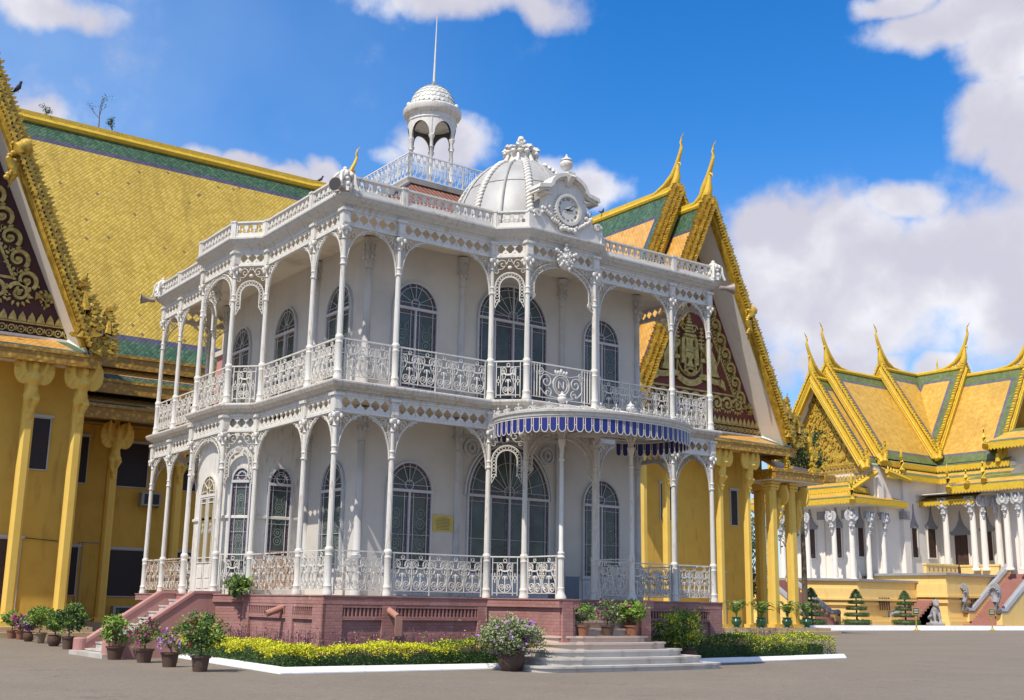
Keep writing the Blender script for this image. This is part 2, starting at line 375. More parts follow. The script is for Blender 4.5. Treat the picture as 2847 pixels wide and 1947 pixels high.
MAT['ytile'] = mat('yellow glazed roof tile', rough=.4, fn=f_tile((.47, .315, .028), (.64, .46, .085), (.15, .075, .01)))
MAT['gtile'] = mat('green glazed roof tile', rough=.4, fn=f_tile((.028, .085, .04), (.10, .18, .095), (.012, .025, .016)))
MAT['btile'] = mat('blue violet glazed roof tile', rough=.4, fn=f_tile((.065, .065, .10), (.11, .11, .155), (.03, .025, .045)))
MAT['otile'] = mat('orange glazed roof tile', rough=.4, fn=f_tile((.60, .30, .055), (.74, .42, .11), (.25, .11, .03), .12, .16, .3))
def f_far(c1, c2):
    def fn(b, p, pos):
        n = b.noise(pos, 2.6, 5., .7); m2 = b.noise(pos, .35, 4.)
        c = b.mix(b.mr(n, .35, .66), c1, c2); c = b.mix(b.mr(m2, .45, .7, 0, .4), c, tuple(x*.7 for x in c1)); setc(b, p, c)
    return fn
MAT['fytile'] = mat('far orange yellow tile', rough=.5, fn=f_far((.46, .25, .03), (.66, .40, .075)))
MAT['fgtile'] = mat('far green tile', rough=.5, fn=f_far((.075, .11, .03), (.16, .20, .07)))
MAT['fbtile'] = mat('far violet tile', rough=.5, fn=f_far((.09, .085, .10), (.15, .14, .16)))
def f_gold(lo, hi):
    def fn(b, p, pos):
        n = b.noise(pos, 4., 6., .7); c = b.mix(b.mr(n, .36, .62), lo, hi); setc(b, p, c); bump(b, p, b.noise(pos, 14., 4., .7), .5, .05)
    return fn
MAT['gold'] = mat('gilded carving', rough=.42, metal=.15, fn=f_gold((.34, .19, .015), (.64, .42, .05)))
MAT['goldp'] = mat('old gilt relief', rough=.5, metal=.1, fn=f_gold((.30, .22, .06), (.58, .47, .17)))
MAT['ypaint'] = mat('bright yellow painted trim', rough=.5, fn=f_gold((.58, .36, .02), (.70, .46, .03)))
def f_fascia(b, p, pos):
    v = b.n('ShaderNodeTexVoronoi', {'Vector': pos, 'Scale': 5.}).outputs[0]
    c = b.mix(b.mr(v, .1, .5), (.60, .36, .04), (.34, .18, .02)); setc(b, p, c); bump(b, p, v, .6, .04)
MAT['fascia'] = mat('carved ochre fascia', rough=.5, fn=f_fascia)
MAT['ywall'] = mat('ochre yellow wall paint', rough=.85, fn=f_render((.64, .40, .065), (.56, .335, .05), (.38, .22, .04)))
MAT['ycol'] = mat('pale yellow column paint', rough=.8, fn=f_render((.74, .50, .10), (.68, .44, .075), (.56, .35, .06)))
MAT['redpanel'] = mat('dark red pediment panel', rough=.7, fn=f_render((.15, .032, .022), (.13, .028, .02), (.08, .02, .018)))
MAT['maroon'] = mat('deep maroon pediment panel', rough=.7, fn=f_render((.06, .018, .02), (.05, .016, .018), (.04, .014, .014)))
MAT['whitewall'] = mat('white washed wall', rough=.85, fn=f_render((.80, .74, .66), (.76, .70, .62), (.6, .55, .47)))
MAT['shutter'] = mat('dark brown wooden shutter', rough=.6, fn=f_render((.075, .035, .025), (.055, .028, .022), (.10, .05, .03)))
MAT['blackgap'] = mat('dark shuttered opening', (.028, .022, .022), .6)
MAT['greystone'] = mat('grey cement carving', rough=.8, fn=f_render((.30, .30, .315), (.24, .24, .255), (.22, .22, .23)))
MAT['palestone'] = mat('pale grey white carving', rough=.8, fn=f_render((.47, .465, .46), (.38, .375, .37), (.25, .245, .24)))
MAT['terrace'] = mat('cream yellow terrace paint', rough=.8, fn=f_render((.80, .56, .20), (.76, .52, .18), (.62, .41, .14)))
MAT['redstep'] = mat('terracotta stair tread', rough=.8, fn=f_render((.36, .17, .14), (.31, .15, .12), (.24, .11, .09)))
MAT['paving'] = mat('sandstone paving', rough=.85, fn=f_render((.46, .34, .20), (.40, .30, .18), (.30, .23, .14)))
def leafmat(n, c, c2): return mat(n, rough=.55, fn=lambda b, p, pos: setc(b, p, b.mix(b.mr(b.noise(pos, 7., 3.), .35, .65), c, c2)))
MAT['leafd'] = leafmat('dark green leaf', (.022, .055, .012), (.05, .10, .02))
MAT['leafm'] = leafmat('mid green leaf', (.055, .12, .02), (.10, .18, .03))
MAT['leafl'] = leafmat('light green leaf', (.15, .27, .03), (.26, .37, .05))
MAT['leafy'] = leafmat('golden yellow leaf', (.50, .52, .012), (.74, .68, .02))
MAT['leafg'] = leafmat('variegated grey green leaf', (.20, .24, .10), (.36, .39, .20))
MAT['leafp'] = leafmat('purple brown leaf', (.10, .045, .06), (.20, .10, .10))
MAT['magenta'] = mat('magenta bract', (.48, .04, .25), .6)
MAT['violet'] = mat('violet bract', (.40, .16, .52), .6)
MAT['redflower'] = mat('red flower', (.40, .03, .03), .6)
MAT['wood'] = mat('grey brown bark', rough=.9, fn=f_render((.13, .095, .06), (.09, .065, .045), (.06, .045, .03)))
MAT['potd'] = mat('dark weathered clay pot', rough=.8, fn=f_render((.085, .045, .03), (.12, .07, .05), (.05, .03, .022)))
MAT['potr'] = mat('terracotta pot', rough=.8, fn=f_render((.26, .11, .06), (.20, .08, .045), (.12, .05, .03)))
MAT['potb'] = mat('pale clay pot', rough=.8, fn=f_render((.27, .20, .13), (.22, .16, .10), (.15, .1, .07)))
MAT['potg'] = mat('green glazed urn', (.02, .10, .055), .15)
MAT['soil'] = mat('dark bed soil', rough=.95, fn=f_render((.07, .05, .035), (.10, .075, .05), (.04, .03, .02)))
MAT['bird'] = mat('slate grey bird', (.03, .035, .06), .6)
MAT['steel'] = mat('grey metal casing', (.36, .37, .36), .5)
MAT['grille'] = mat('dark grille', (.045, .05, .055), .5)
MAT['plaque'] = mat('brass yellow plaque', rough=.5, fn=f_render((.56, .43, .09), (.5, .38, .08), (.42, .31, .07)))
MAT['ink'] = mat('dark lettering', (.05, .045, .03), .6)
MAT['dial'] = mat('cream clock dial', (.60, .57, .52), .5)
MAT['horn'] = mat('brown painted horn', (.27, .21, .18), .5)
MAT['brassy'] = mat('polished brass post', (.62, .42, .06), .3, .6)
# ------------------------------------------------------------------ ground
g = MB(); g.add([(-400, -400, 0), (600, -400, 0), (600, 700, 0), (-400, 700, 0)], [(0, 1, 2, 3)])
struct(g.obj('ground', MAT['asphalt']))
g = MB()   # two tones of bed soil behind the kerbs
g.slab([(-1.86, -1.96), (3.6, -1.96), (3.6, .3), (.3, .3), (.3, 3.9), (-1.55, 3.9)], .004, .07)
struct(g.obj('soil', MAT['soil']))
g = MB(); g.slab([(8.2, -1.75), (16.2, -1.0), (16.2, .9), (8.2, .3)], .004, .07)
struct(g.obj('soil', MAT['soil']))
def kerb(pts, w=.16, h=.13):
    """painted kerb blocks with a sloping outer face, the ground outside lies on the right of the path"""
    m = MB(); n = len(pts); nr = []
    for i in range(n):
        d0 = Vector(pts[i])-Vector(pts[i-1]) if i else Vector(pts[1])-Vector(pts[0]); d1 = Vector(pts[i+1])-Vector(pts[i]) if i < n-1 else d0
        a, b = d0.normalized(), d1.normalized(); na, nb2 = Vector((-a.y, a.x)), Vector((-b.y, b.x)); q = na+nb2; nr.append(q/q.dot(na))
    for i in range(n-1):
        A, B = Vector(pts[i]), Vector(pts[i+1]); l = (B-A).length; k = max(1, round(l/2.2)); g = .004/l
        for j in range(k):
            t_ = h+RNG.uniform(-.005, .005); vs = []
            for t in (j/k+(g if j else 0), (j+1)/k-(g if j < k-1 else 0)):
                p = A.lerp(B, t); q = nr[i].lerp(nr[i+1], t)
                for off, z in ((0, .004), (0, .03), (w*.5, t_), (w+.02, t_), (w+.02, .004)): vs.append((p.x+q.x*off, p.y+q.y*off, z))
            m.add(vs, [(0, 5, 6, 1), (1, 6, 7, 2), (2, 7, 8, 3), (3, 8, 9, 4), (0, 1, 2, 3, 4), (9, 8, 7, 6, 5)])
    return m
struct(kerb([(-1.45, 6.9), (-2.0, -2.1), (3.6, -2.13)]).obj('kerb', MAT['kerb']))
struct(kerb([(9.3, -1.93), (16.4, -1.1)]).obj('kerb', MAT['kerb']))
# ------------------------------------------------------------------ the iron pavilion
Z0 = 1.55
PAV = thing('iron_pavilion', 'two storey white iron pavilion on a pink brick plinth with a clock dome and turret', 'pavilion')
A_, B_ = 12.10, 12.24
FP = [(0, 0), (1.51, 0), (4.285, 0), (4.94, -.66), (7.16, -.66), (7.815, 0), (10.59, 0)]
RP = [(A_, 0), (A_, 1.54), (A_, 4.335), (A_+.64, 5.01), (A_+.64, 7.23), (A_, 7.905), (A_, 10.7)]
BP = [(A_, B_), (10.59, B_), (7.815, B_), (7.16, B_+.66), (4.94, B_+.66), (4.285, B_), (1.51, B_)]
LP = [(0, B_), (0, 10.7), (0, 7.905), (-.64, 7.23), (-.64, 5.01), (0, 4.335), (0, 1.54)]
PER = FP+RP+BP+LP
N28 = len(PER)
def bay(i):
    a, b = PER[i], PER[(i+1) % N28]; return a, hypot(b[0]-a[0], b[1]-a[1]), atan2(b[1]-a[1], b[0]-a[0])
KIND = ['narrow', 'wide', 'chamfer', 'centre', 'chamfer', 'wide', 'narrow']*4
CACHE = {}
def cached(key, fn):
    if key not in CACHE: CACHE[key] = fn()
    return CACHE[key]
# columns
def column_mesh(H):
    m = MB(); q = 1; K = dict(sx=.76, sy=.76)
    m.lathe([(.15, 0), (.15, .05), (.135, .09), (.125, .16), (.14, .19), (.125, .22), (.108, .26), (.108, .84), (.125, .87), (.108, .9), (.115, .94), (.135, .98), (.125, 1.03), (.092, 1.06)], 20, **K)
    m.lathe([(.092, 1.06, q), (.078, H-.98, q)], 24, flute=.10, **K)
    m.lathe([(.085, H-.98), (.105, H-.965), (.105, H-.94), (.08, H-.92), (.08, H-.83), (.1, H-.815), (.1, H-.79), (.075, H-.77)], 20, **K)
    m.lathe([(.075, H-.77, q), (.07, H-.34, q)], 24, flute=.1, **K)
    m.lathe([(.08, H-.34), (.095, H-.32), (.08, H-.3), (.085, H-.22), (.12, H-.1), (.15, H-.06), (.15, H-.02), (.12, H)], 16, sx=.82, sy=.82)
    for k in range(4):                                   # leaf lobes of the capital
        a = k*pi/2+pi/4; m.ell((.13*cos(a), .13*sin(a), H-.1), (.05, .05, .07), 8, 5)
    for k in range(4):
        a = k*pi/2; m.ell((.115*cos(a), .115*sin(a), H-.2), (.035, .035, .06), 8, 5)
    return m.mesh('column', MAT['iron'], 40)
HG, HU = 4.12, 3.72
ZU = Z0+4.88
for i, (x, y) in enumerate(PER):
    put('column', cached('colg', lambda: column_mesh(HG)), PAV, (x, y, Z0))
    put('column', cached('colu', lambda: column_mesh(HU)), PAV, (x, y, ZU))
# pierced frieze with its lintel
def quatre(R): return lambda a: R*(.73+.27*abs(cos(2*a))**1.2)
def frieze_mesh(L, h, nblk=True):
    m = MB(); hb = .09
    m.box(.08, -.05, 0, L-.08, .05, .06); m.box(.08, -.035, .06, L-.08, .035, .072)
    m.box(.08, -.05, h-.03, L-.08, .05, h)
    n = max(2, round((L-.2)/.262)); c = (L-.2)/n
    R = min(c*.5, (h-.10)*.5)*.97
    for k in range(n):
        m.cell(.1+k*c, .07, .1+(k+1)*c, h-.03, quatre(R), -.022, .022)
        for s in (.1+k*c,):                              # small raised bosses between the quatrefoils
            m.box(s-.018, -.034, .12, s+.018, .034, .15); m.box(s-.018, -.034, h-.1, s+.018, .034, h-.07)
    return m.mesh('frieze', MAT['iron'])
for i in range(N28):
    a, L, r = bay(i)
    for z, h in ((Z0+HG, .44), (ZU+HU, .42)):
        put('frieze', cached(('fr', round(L, 2), h), lambda: frieze_mesh(L, h)), PAV, (*a, z), r)
def block_mesh(h):
    m = MB(); m.box(-.10, -.10, 0, .10, .10, h-.07); m.box(-.085, -.115, .06, .085, .115, h-.12); m.box(-.14, -.14, h-.07, .14, .14, h-.004); return m.mesh('column_block', MAT['iron'])
for i, (x, y) in enumerate(PER):
    for z, h in ((Z0+HG, .44), (ZU+HU, .42)):
        put('column_block', cached(('blk', h), lambda: block_mesh(h)), PAV, (x, y, z))
# spandrel brackets
MB.BW = .66
def quarter(w, h, chain=False, mirror=False):
    m = MB(); c = [(w+w*cos(a), -h+h*sin(a)) for a in [pi-k*pi/2/14 for k in range(15)]]
    m.bar(c, .034, .055); m.bar([(0, -h*1.02), (0, 0)], .022, .04); m.bar([(0, -.012), (w, -.012)], .024, .04)
    sc = min(w, h*.75)
    m.bar(spiral(.30*sc, -.24*sc, .20*sc, .03*sc, pi, -2.6*pi, 18), .02, .032)
    m.bar(spiral(.62*sc, -.13*sc, .10*sc, .02*sc, pi, -2.2*pi, 12), .018, .032)
    m.bar(spiral(.12*sc, -.56*sc, .10*sc, .02*sc, pi/2, 3*pi, 12), .018, .032)
    m.bar(bez((0, -.05*sc), (.1*sc, -.2*sc), (.12*sc, -.35*sc), (.05*sc, -.75*sc), 8), .018, .03)
    m.ring(.07*sc, -.82*sc, .045*sc, .016, .03, n=8); m.ring(.82*sc, -.06*sc, .035*sc, .014, .03, n=8)
    m.bar(bez((.15*sc, -.05*sc), (.4*sc, -.5*sc), (.5*sc, -.2*sc), (.85*sc, -.03*sc), 8), .016, .03)
    if chain:
        c2 = [(w+(w-.13)*cos(a), -h+(h-.11)*sin(a)) for a in [pi-k*pi/2/14 for k in range(15)]]
        m.bar(c2, .026, .05)
        for k in range(9):
            a = pi-(k+.5)*pi/2/9; m.ring(w+(w-.065)*cos(a), -h+(h-.055)*sin(a), .042, .016, .04, n=8)
        m.bar([(0, -h-.34), (0, -h)], .024, .05); m.bar([(.13, -h-.2), (.13, -h)], .024, .05)
        for k in range(3): m.ring(.065, -h-.04-k*.085, .042, .016, .04, n=8)
        m.bar(spiral(.1, -h-.26, .085, .02, pi*.9, -1.6*pi, 12), .024, .05); m.bar([(.13, -h-.2), (.1, -h-.34), (0, -h-.42)], .024, .05)
    if mirror: m.v = [(-x, y, z) for x, y, z in m.v]; m.f = [f[::-1] for f in m.f]
    return m
def bracket_side(L, kind, mir):
    e = .07; s = L-2*e; m = MB()
    if kind == 'centre': m.join(quarter(s/2, .72, True, mir)); m.bar([(-x if mir else x, z) for x, z in bez((.2, -.08), (s*.3, -.34), (s*.38, .02), (s/2, -.05), 10)], .02, .035)
    else: m.join(quarter(min(.70, s/2-.005), .98, False, mir))
    return m.mesh('spandrel_bracket', MAT['iron'])
def brackets_mesh(L, kind):
    m = MB(); e = .07; s = L-2*e
    if True:
        cx = L/2; r1 = s/2-.012; r2 = r1-.12; zc = -.40-r1
        for r in (r1, r2): m.bar([(cx-r, -1.12), (cx-r, zc)]+arc(cx, zc, r, r, pi, 0, 16)[1:]+[(cx+r, -1.12)], .028, .05)
        rm = (r1+r2)/2
        for k in range(13):
            a = pi*(k+.5)/13; m.ring(cx+rm*cos(a), zc+rm*sin(a), .042, .016, .04, n=8)
        for sg in (-1, 1):
            for k in range(3): m.ring(cx+sg*rm, zc-.05-k*.088, .042, .016, .04, n=8)
            m.bar(spiral(cx+sg*(rm), -1.17, .07, .015, pi/2+sg*pi/2, pi/2+sg*pi/2-sg*2.2*pi, 12), .024, .05)
            m.bar([(cx+sg*r1, -1.12), (cx+sg*r1, -1.3)], .022, .045); m.bar([(cx+sg*r2, -1.12), (cx+sg*r1, -1.34)], .02, .045)
            m.bar(spiral(cx+sg*.24*s, -.17, .13, .02, pi/2-sg*pi/2, pi/2-sg*pi/2+sg*2.6*pi, 18), .022, .035)
            m.bar(spiral(cx+sg*.42*s, -.36, .075, .015, pi/2, pi/2-sg*2.3*pi, 12), .018, .035)
            m.bar(bez((cx+sg*.02, -.03), (cx+sg*.15, -.3), (cx+sg*.2, -.33), (cx+sg*.4*s, -.3), 8), .018, .035)
            m.ring(cx+sg*.43*s, -.06, .04, .016, .03, n=8)
        m.ring(cx, -.06, .045, .018, .04, n=8); m.ell((cx, -.02, -.27), (.06, .04, .05), 8, 5)
        m.bar([(e, -.012), (L-e, -.012)], .024, .045)
    return m.mesh('spandrel_bracket', MAT['iron'])
for i in range(N28):
    a, L, r = bay(i)
    for z in (Z0+HG, ZU+HU):
        if KIND[i] == 'chamfer': put('spandrel_bracket', cached(('br', round(L, 2)), lambda: brackets_mesh(L, 'chamfer')), PAV, (*a, z), r)
        else:
            for mir in (False, True):
                t = L-.07 if mir else .07
                put('spandrel_bracket', cached(('br', round(L, 2), KIND[i], mir), lambda: bracket_side(L, KIND[i], mir)), PAV, (a[0]+t*cos(r), a[1]+t*sin(r), z), r)
# railings
MB.BW = .85
def unit(m, x, u, z0=.12, z1=.84):
    for s in (-1, 1):
        m.bar(spiral(x+s*.23*u, z0+.155, .19*u, .03*u, -pi/2, -pi/2-s*3.1*pi if s > 0 else -pi/2+3.1*pi, 22), .018, .03)
        m.bar(bez((x+s*.02*u, z0+.02), (x+s*.5*u, z0+.0), (x+s*.52*u, z0+.3), (x+s*.30*u, z0+.38), 9), .018, .03)
        m.bar(bez((x+s*.30*u, z0+.38), (x+s*.22*u, z0+.42), (x+s*.2*u, z0+.45), (x+s*.17*u, z0+.56), 6), .016, .03)
        m.bar(spiral(x+s*.36*u, z0+.40, .09*u, .02*u, pi/2+s*pi/2, pi/2+s*pi/2+s*2.4*pi, 10), .016, .03)
        m.bar([(x+s*.44*u, z0+.50), (x+s*.44*u, z1-.09)]+arc(x+s*.29*u, z1-.09, .15*u, .07, (0 if s > 0 else pi), (pi if s > 0 else 0), 8)+[(x+s*.14*u, z1-.15)], .018, .03)
        m.bar(spiral(x+s*.29*u, z1-.1, .085*u, .02*u, pi/2, pi/2-s*2.2*pi, 10), .016, .03)
        m.ell((x+s*.38*u, 0, z0+.53), (.05*u, .02, .035), 6, 4); m.ell((x+s*.38*u, 0, z0+.46), (.035*u, .018, .03), 6, 4)
        m.bar(bez((x, z0+.30), (x+s*.05*u, z0+.42), (x+s*.16*u, z0+.43), (x+s*.16*u, z0+.33), 6), .02, .028)
    m.bar(arc(x, z1-.14, .30*u, .06, pi, 2*pi, 9), .045, .036)
    m.bar([(x, z0), (x, z0+.42)], .026, .03, taper=lambda t: 1.3-.7*t); m.ell((x, 0, z0+.36), (.06*u, .022, .06), 6, 5)
    m.ring(x, z1+.055, .042, .016, .024, n=10)
def railing_mesh(L, kind, mt):
    m = MB(); e = .12
    m.box(e-.03, -.025, .97, L-e+.03, .025, 1.0)
    if kind == 'chamfer':
        c = L/2; h = L*.33
        for x in (c-h, c-h*.62, c+h*.62, c+h): m.bar([(x, .06), (x, .97 if abs(x-c) > h*.8 else .84)], .02, .03)
        m.bar([(c-h, .84), (c+h, .84)], .016, .03); m.bar([(c-h, .12), (c+h, .12)], .018, .03)
        unit(m, c, h*1.2)
        for s in (-1, 1):
            m.ring(c+s*h*.81, .48, .04, .016, .03, n=8); m.bar([(c+s*h*.81, .36), (c+s*h*.81, .43)], .02, .03); m.bar([(c+s*h*.81, .53), (c+s*h*.81, .6)], .02, .03)
    elif kind == 'emblem':
        c = L/2; m.bar([(e, .12), (L-e, .12)], .02, .03)
        for x in (e+.03, e+.12, e+.21, e+.3): 
            for xx in (x, L-x): m.bar([(xx, .12), (xx, .95)], .018, .03); m.ell((xx, 0, .93), (.03, .03, .03), 6, 4)
        m.ring(c, .5, .26, .03, .04, n=22); m.ring(c, .5, .20, .016, .03, n=20)
        for pts in ([(c-.08, .4), (c-.08, .6)], [(c-.08, .6), (c+.08, .4)], [(c+.08, .4), (c+.08, .6)]): m.bar(pts, .018, .03)
        for s in (-1, 1):
            m.bar(spiral(c+s*.48, .55, .2, .03, pi/2-s*pi/2, pi/2-s*pi/2+s*3*pi, 22), .022, .03)
            m.bar(spiral(c+s*.42, .27, .12, .02, pi/2, pi/2+s*2.6*pi, 16), .02, .03); m.bar(spiral(c+s*.66, .78, .1, .02, pi/2, pi/2+s*2.6*pi, 14), .02, .03)
            m.bar(bez((c+s*.1, .78), (c+s*.35, .62), (c+s*.55, .95), (c+s*.72, .7), 10), .022, .03); m.bar(bez((c, .14), (c+s*.3, .2), (c+s*.5, .1), (c+s*.7, .4), 10), .022, .03)
            for q in range(4): m.ell((c+s*(.05+.045*q), 0, .80+.03*(q % 2)), (.035, .03, .05), 6, 4)
        m.ell((c, 0, .86), (.05, .035, .07), 8, 5)
    else:
        n = max(1, round((L-2*e-.08)/.455)); u = (L-2*e-.08)/n
        m.bar([(e+.03, .84), (L-e-.03, .84)], .016, .03); m.bar([(e+.03, .12), (L-e-.03, .12)], .018, .03)
        for k in range(n+1):
            x = e+.04+k*u; big = k in (0, n) or (n > 4 and k == n//2)
            m.bar([(x, 0.02 if big else .12), (x, .97 if big else .84)], .028 if big else .018, .034)
        for k in range(n): unit(m, e+.04+(k+.5)*u, u)
    return m.mesh('railing_panel', mt)
for i in range(N28):
    a, L, r = bay(i); kd = KIND[i] if KIND[i] == 'chamfer' else 'plain'
    rusty = i in (26, 21, 22)
    if not (KIND[i] == 'centre' and i < 7) and i != 24 and not (i in (3, 24)):
        o = put('railing_panel', cached(('rail', round(L, 2), kd, rusty), lambda: railing_mesh(L, kd, MAT['ironrust' if rusty else 'iron'])), PAV, (*a, Z0), r)
        if rusty: o['label'] = 'badly rusted white railing panel on the ground floor'
    ku = 'emblem' if i == 3 else kd
    o = put('railing_panel', cached(('rail', round(L, 2), ku, False), lambda: railing_mesh(L, ku, MAT['iron'])), PAV, (*a, ZU), r)
    if i == 3: o['label'] = 'balcony railing panel with a round monogram wreath'
for x in (4.94, 7.16):                                    # short railings out to the porch posts
    put('railing_panel', cached(('rail', 1.44, 'plain', False), lambda: railing_mesh(1.44, 'plain', MAT['iron'])), PAV, (x, -2.1, Z0), pi/2)
# cornices and floors
MB.BW = 1.
m = MB(); sweep(m, PER, [(-.1, 0), (.05, 0), (.05, .06), (.10, .07), (.12, .10), (.20, .15), (.21, .17), (.24, .23), (.24, .265), (.22, .29), (-.1, .30)])
m.obj('floor_cornice', MAT['cornice2'], PAV, (0, 0, Z0+HG+.44))
m = MB(); sweep(m, PER, [(-.1, 0), (.05, 0), (.06, .05), (.09, .09), (.12, .10), (.14, .13), (.22, .19), (.235, .22), (.28, .28), (.28, .32), (.20, .335), (-.1, .34)])
m.obj('roof_cornice', MAT['cornice'], PAV, (0, 0, ZU+HU+.42))
m = MB(); m.slab(offset(PER, .0), 0, .24); m.obj('balcony_floor', MAT['ceiling'], PAV, (0, 0, Z0+HG+.49))
m = MB(); m.slab(offset(PER, .0), 0, .12); m.obj('veranda_ceiling', MAT['ceiling'], PAV, (0, 0, ZU+HU+.40))
m = MB(); m.slab(offset(PER, -.3), 0, .2); m.obj('roof_deck', MAT['cornice'], PAV, (0, 0, ZU+HU+.55))
# parapet
ZP = ZU+HU+.42+.335
def arch_hole(w, h): return lambda a: 1/((abs(cos(a))/w)**3.4+(abs(sin(a))/h)**(2.2 if sin(a) > 0 else 5))**(1/(2.8 if sin(a) > 0 else 4.2))
def parapet_mesh(L, ext=.12):
    m = MB(); h = .45; l0, l1 = .012, L-.012; w = l1-l0
    m.box(l0, -.06, 0, l1, .06, .05); m.box(l0, -.06, h-.035, l1, .06, h+.01); m.box(l0, -.03, .05, l1, .03, .09); m.box(l0, -.03, h-.06, l1, .03, h-.035)
    m.box(l0, -.045, .05, l0+.1, .045, h-.035); m.box(l1-.1, -.045, .05, l1, .045, h-.035)
    n = max(2, round((w-.2)/.232)); c = (w-.2)/n
    for k in range(n):
        x0 = l0+.1+k*c; xc = x0+c/2
        m.cell(x0, .09, x0+c, h-.06, arch_hole(c*.41, .135), -.02, .02, n=14)
        m.prism([(xc-.05, .10), (xc+.05, .10), (xc+.008, .18), (xc-.008, .18)], -.012, .012)
        m.prism([(xc-.016, .215), (xc, .18), (xc+.016, .215), (xc+.035, .25), (xc+.012, .265), (xc, .31), (xc-.012, .265), (xc-.035, .25)], -.012, .012)
    return m.mesh('parapet_panel', MAT['iron'])
PPER = offset(PER, .13)
for i in range(N28):
    a, b = PPER[i], PPER[(i+1) % N28]; L = hypot(b[0]-a[0], b[1]-a[1])
    if i == 3: continue
    put('parapet_panel', cached(('pp', round(L, 2)), lambda: parapet_mesh(L)), PAV, (*a, ZP), atan2(b[1]-a[1], b[0]-a[0]))
def ppost_mesh(): m = MB(); m.box(-.07, -.075, 0, .07, .075, .43); m.box(-.085, -.09, .43, .085, .09, .48); return m.mesh('parapet_post', MAT['iron'])
for i in range(N28):
    if i not in (0, 7, 14, 21): put('parapet_post', cached('ppost', ppost_mesh), PAV, (*PPER[i], ZP), bay(i)[2])
def shield_mesh():
    m = MB(); m.box(-.16, -.16, 0, .16, .16, .34)
    rr = random.Random(3)
    for k in range(20):
        a = rr.uniform(0, 2*pi); z = rr.uniform(.05, .45); m.ell((.19*cos(a), .19*sin(a), z), (.06, .06, rr.uniform(.05, .1)), 8, 5)
    m.ell((0, 0, .5), (.13, .13, .09), 10, 6); m.ell((0, 0, .6), (.06, .06, .06), 8, 5)
    for k in range(4): a = k*pi/2; m.tube([(.12*cos(a), .12*sin(a), .5), (.24*cos(a), .24*sin(a), .4), (.27*cos(a), .27*sin(a), .2), (.34*cos(a), .34*sin(a), .02)], [.05, .05, .04, .03], 6)
    return m.mesh('corner_crest', MAT['iron'], 40)
for i in (0, 7, 14, 21): x, y = PPER[i]; put('corner_crest', cached('shield', shield_mesh), PAV, (x, y, ZP), pi/4)
# walls, pilasters
WX0, WX1, WY0, WY1 = 1.5, 10.6, 1.5, 10.74
m = MB(); m.box(WX0, WY0, Z0, WX1, WY1, ZU+HU+.42); m.obj('wall', MAT['plaster'], PAV)
def pilaster_mesh(H):
    m = MB(); m.lathe([(.15, 0), (.15, .1), (.12, .16), (.12, .9), (.14, .95), (.1, 1.0), (.09, H-.9), (.11, H-.85), (.09, H-.8)], 14)
    m.lathe([(.09, H-.8), (.13, H-.7), (.10, H-.6), (.15, H-.45), (.12, H-.38), (.15, H-.2), (.17, H)], 10)
    for k in range(5):
        a = -pi*k/4; m.ell((.14*cos(a), .14*sin(a), H-.5), (.05, .05, .08), 6, 5); m.ell((.15*cos(a), .15*sin(a), H-.25), (.045, .045, .1), 6, 5)
    return m.mesh('pilaster', MAT['pilaster'], 40)
for (x, y, r) in [(1.5, 1.5, -pi/4), (4.35, 1.5, 0), (7.75, 1.5, 0), (10.6, 1.5, pi/4), (1.5, 4.35, -pi/2), (1.5, 7.9, -pi/2), (1.5, 10.7, -pi/2)]:
    put('pilaster', cached('pilg', lambda: pilaster_mesh(4.55)), PAV, (x, y, Z0), r)
    put('pilaster', cached('pilu', lambda: pilaster_mesh(4.08)), PAV, (x, y, ZU), r)
for x0, x1 in ((7.95, 8.42), (7.36, 7.72)): m = MB(); m.box(x0, 1.485, Z0, x1, 1.499, Z0+.62); m.obj('painted_dado', MAT['plaster_blue'], PAV)
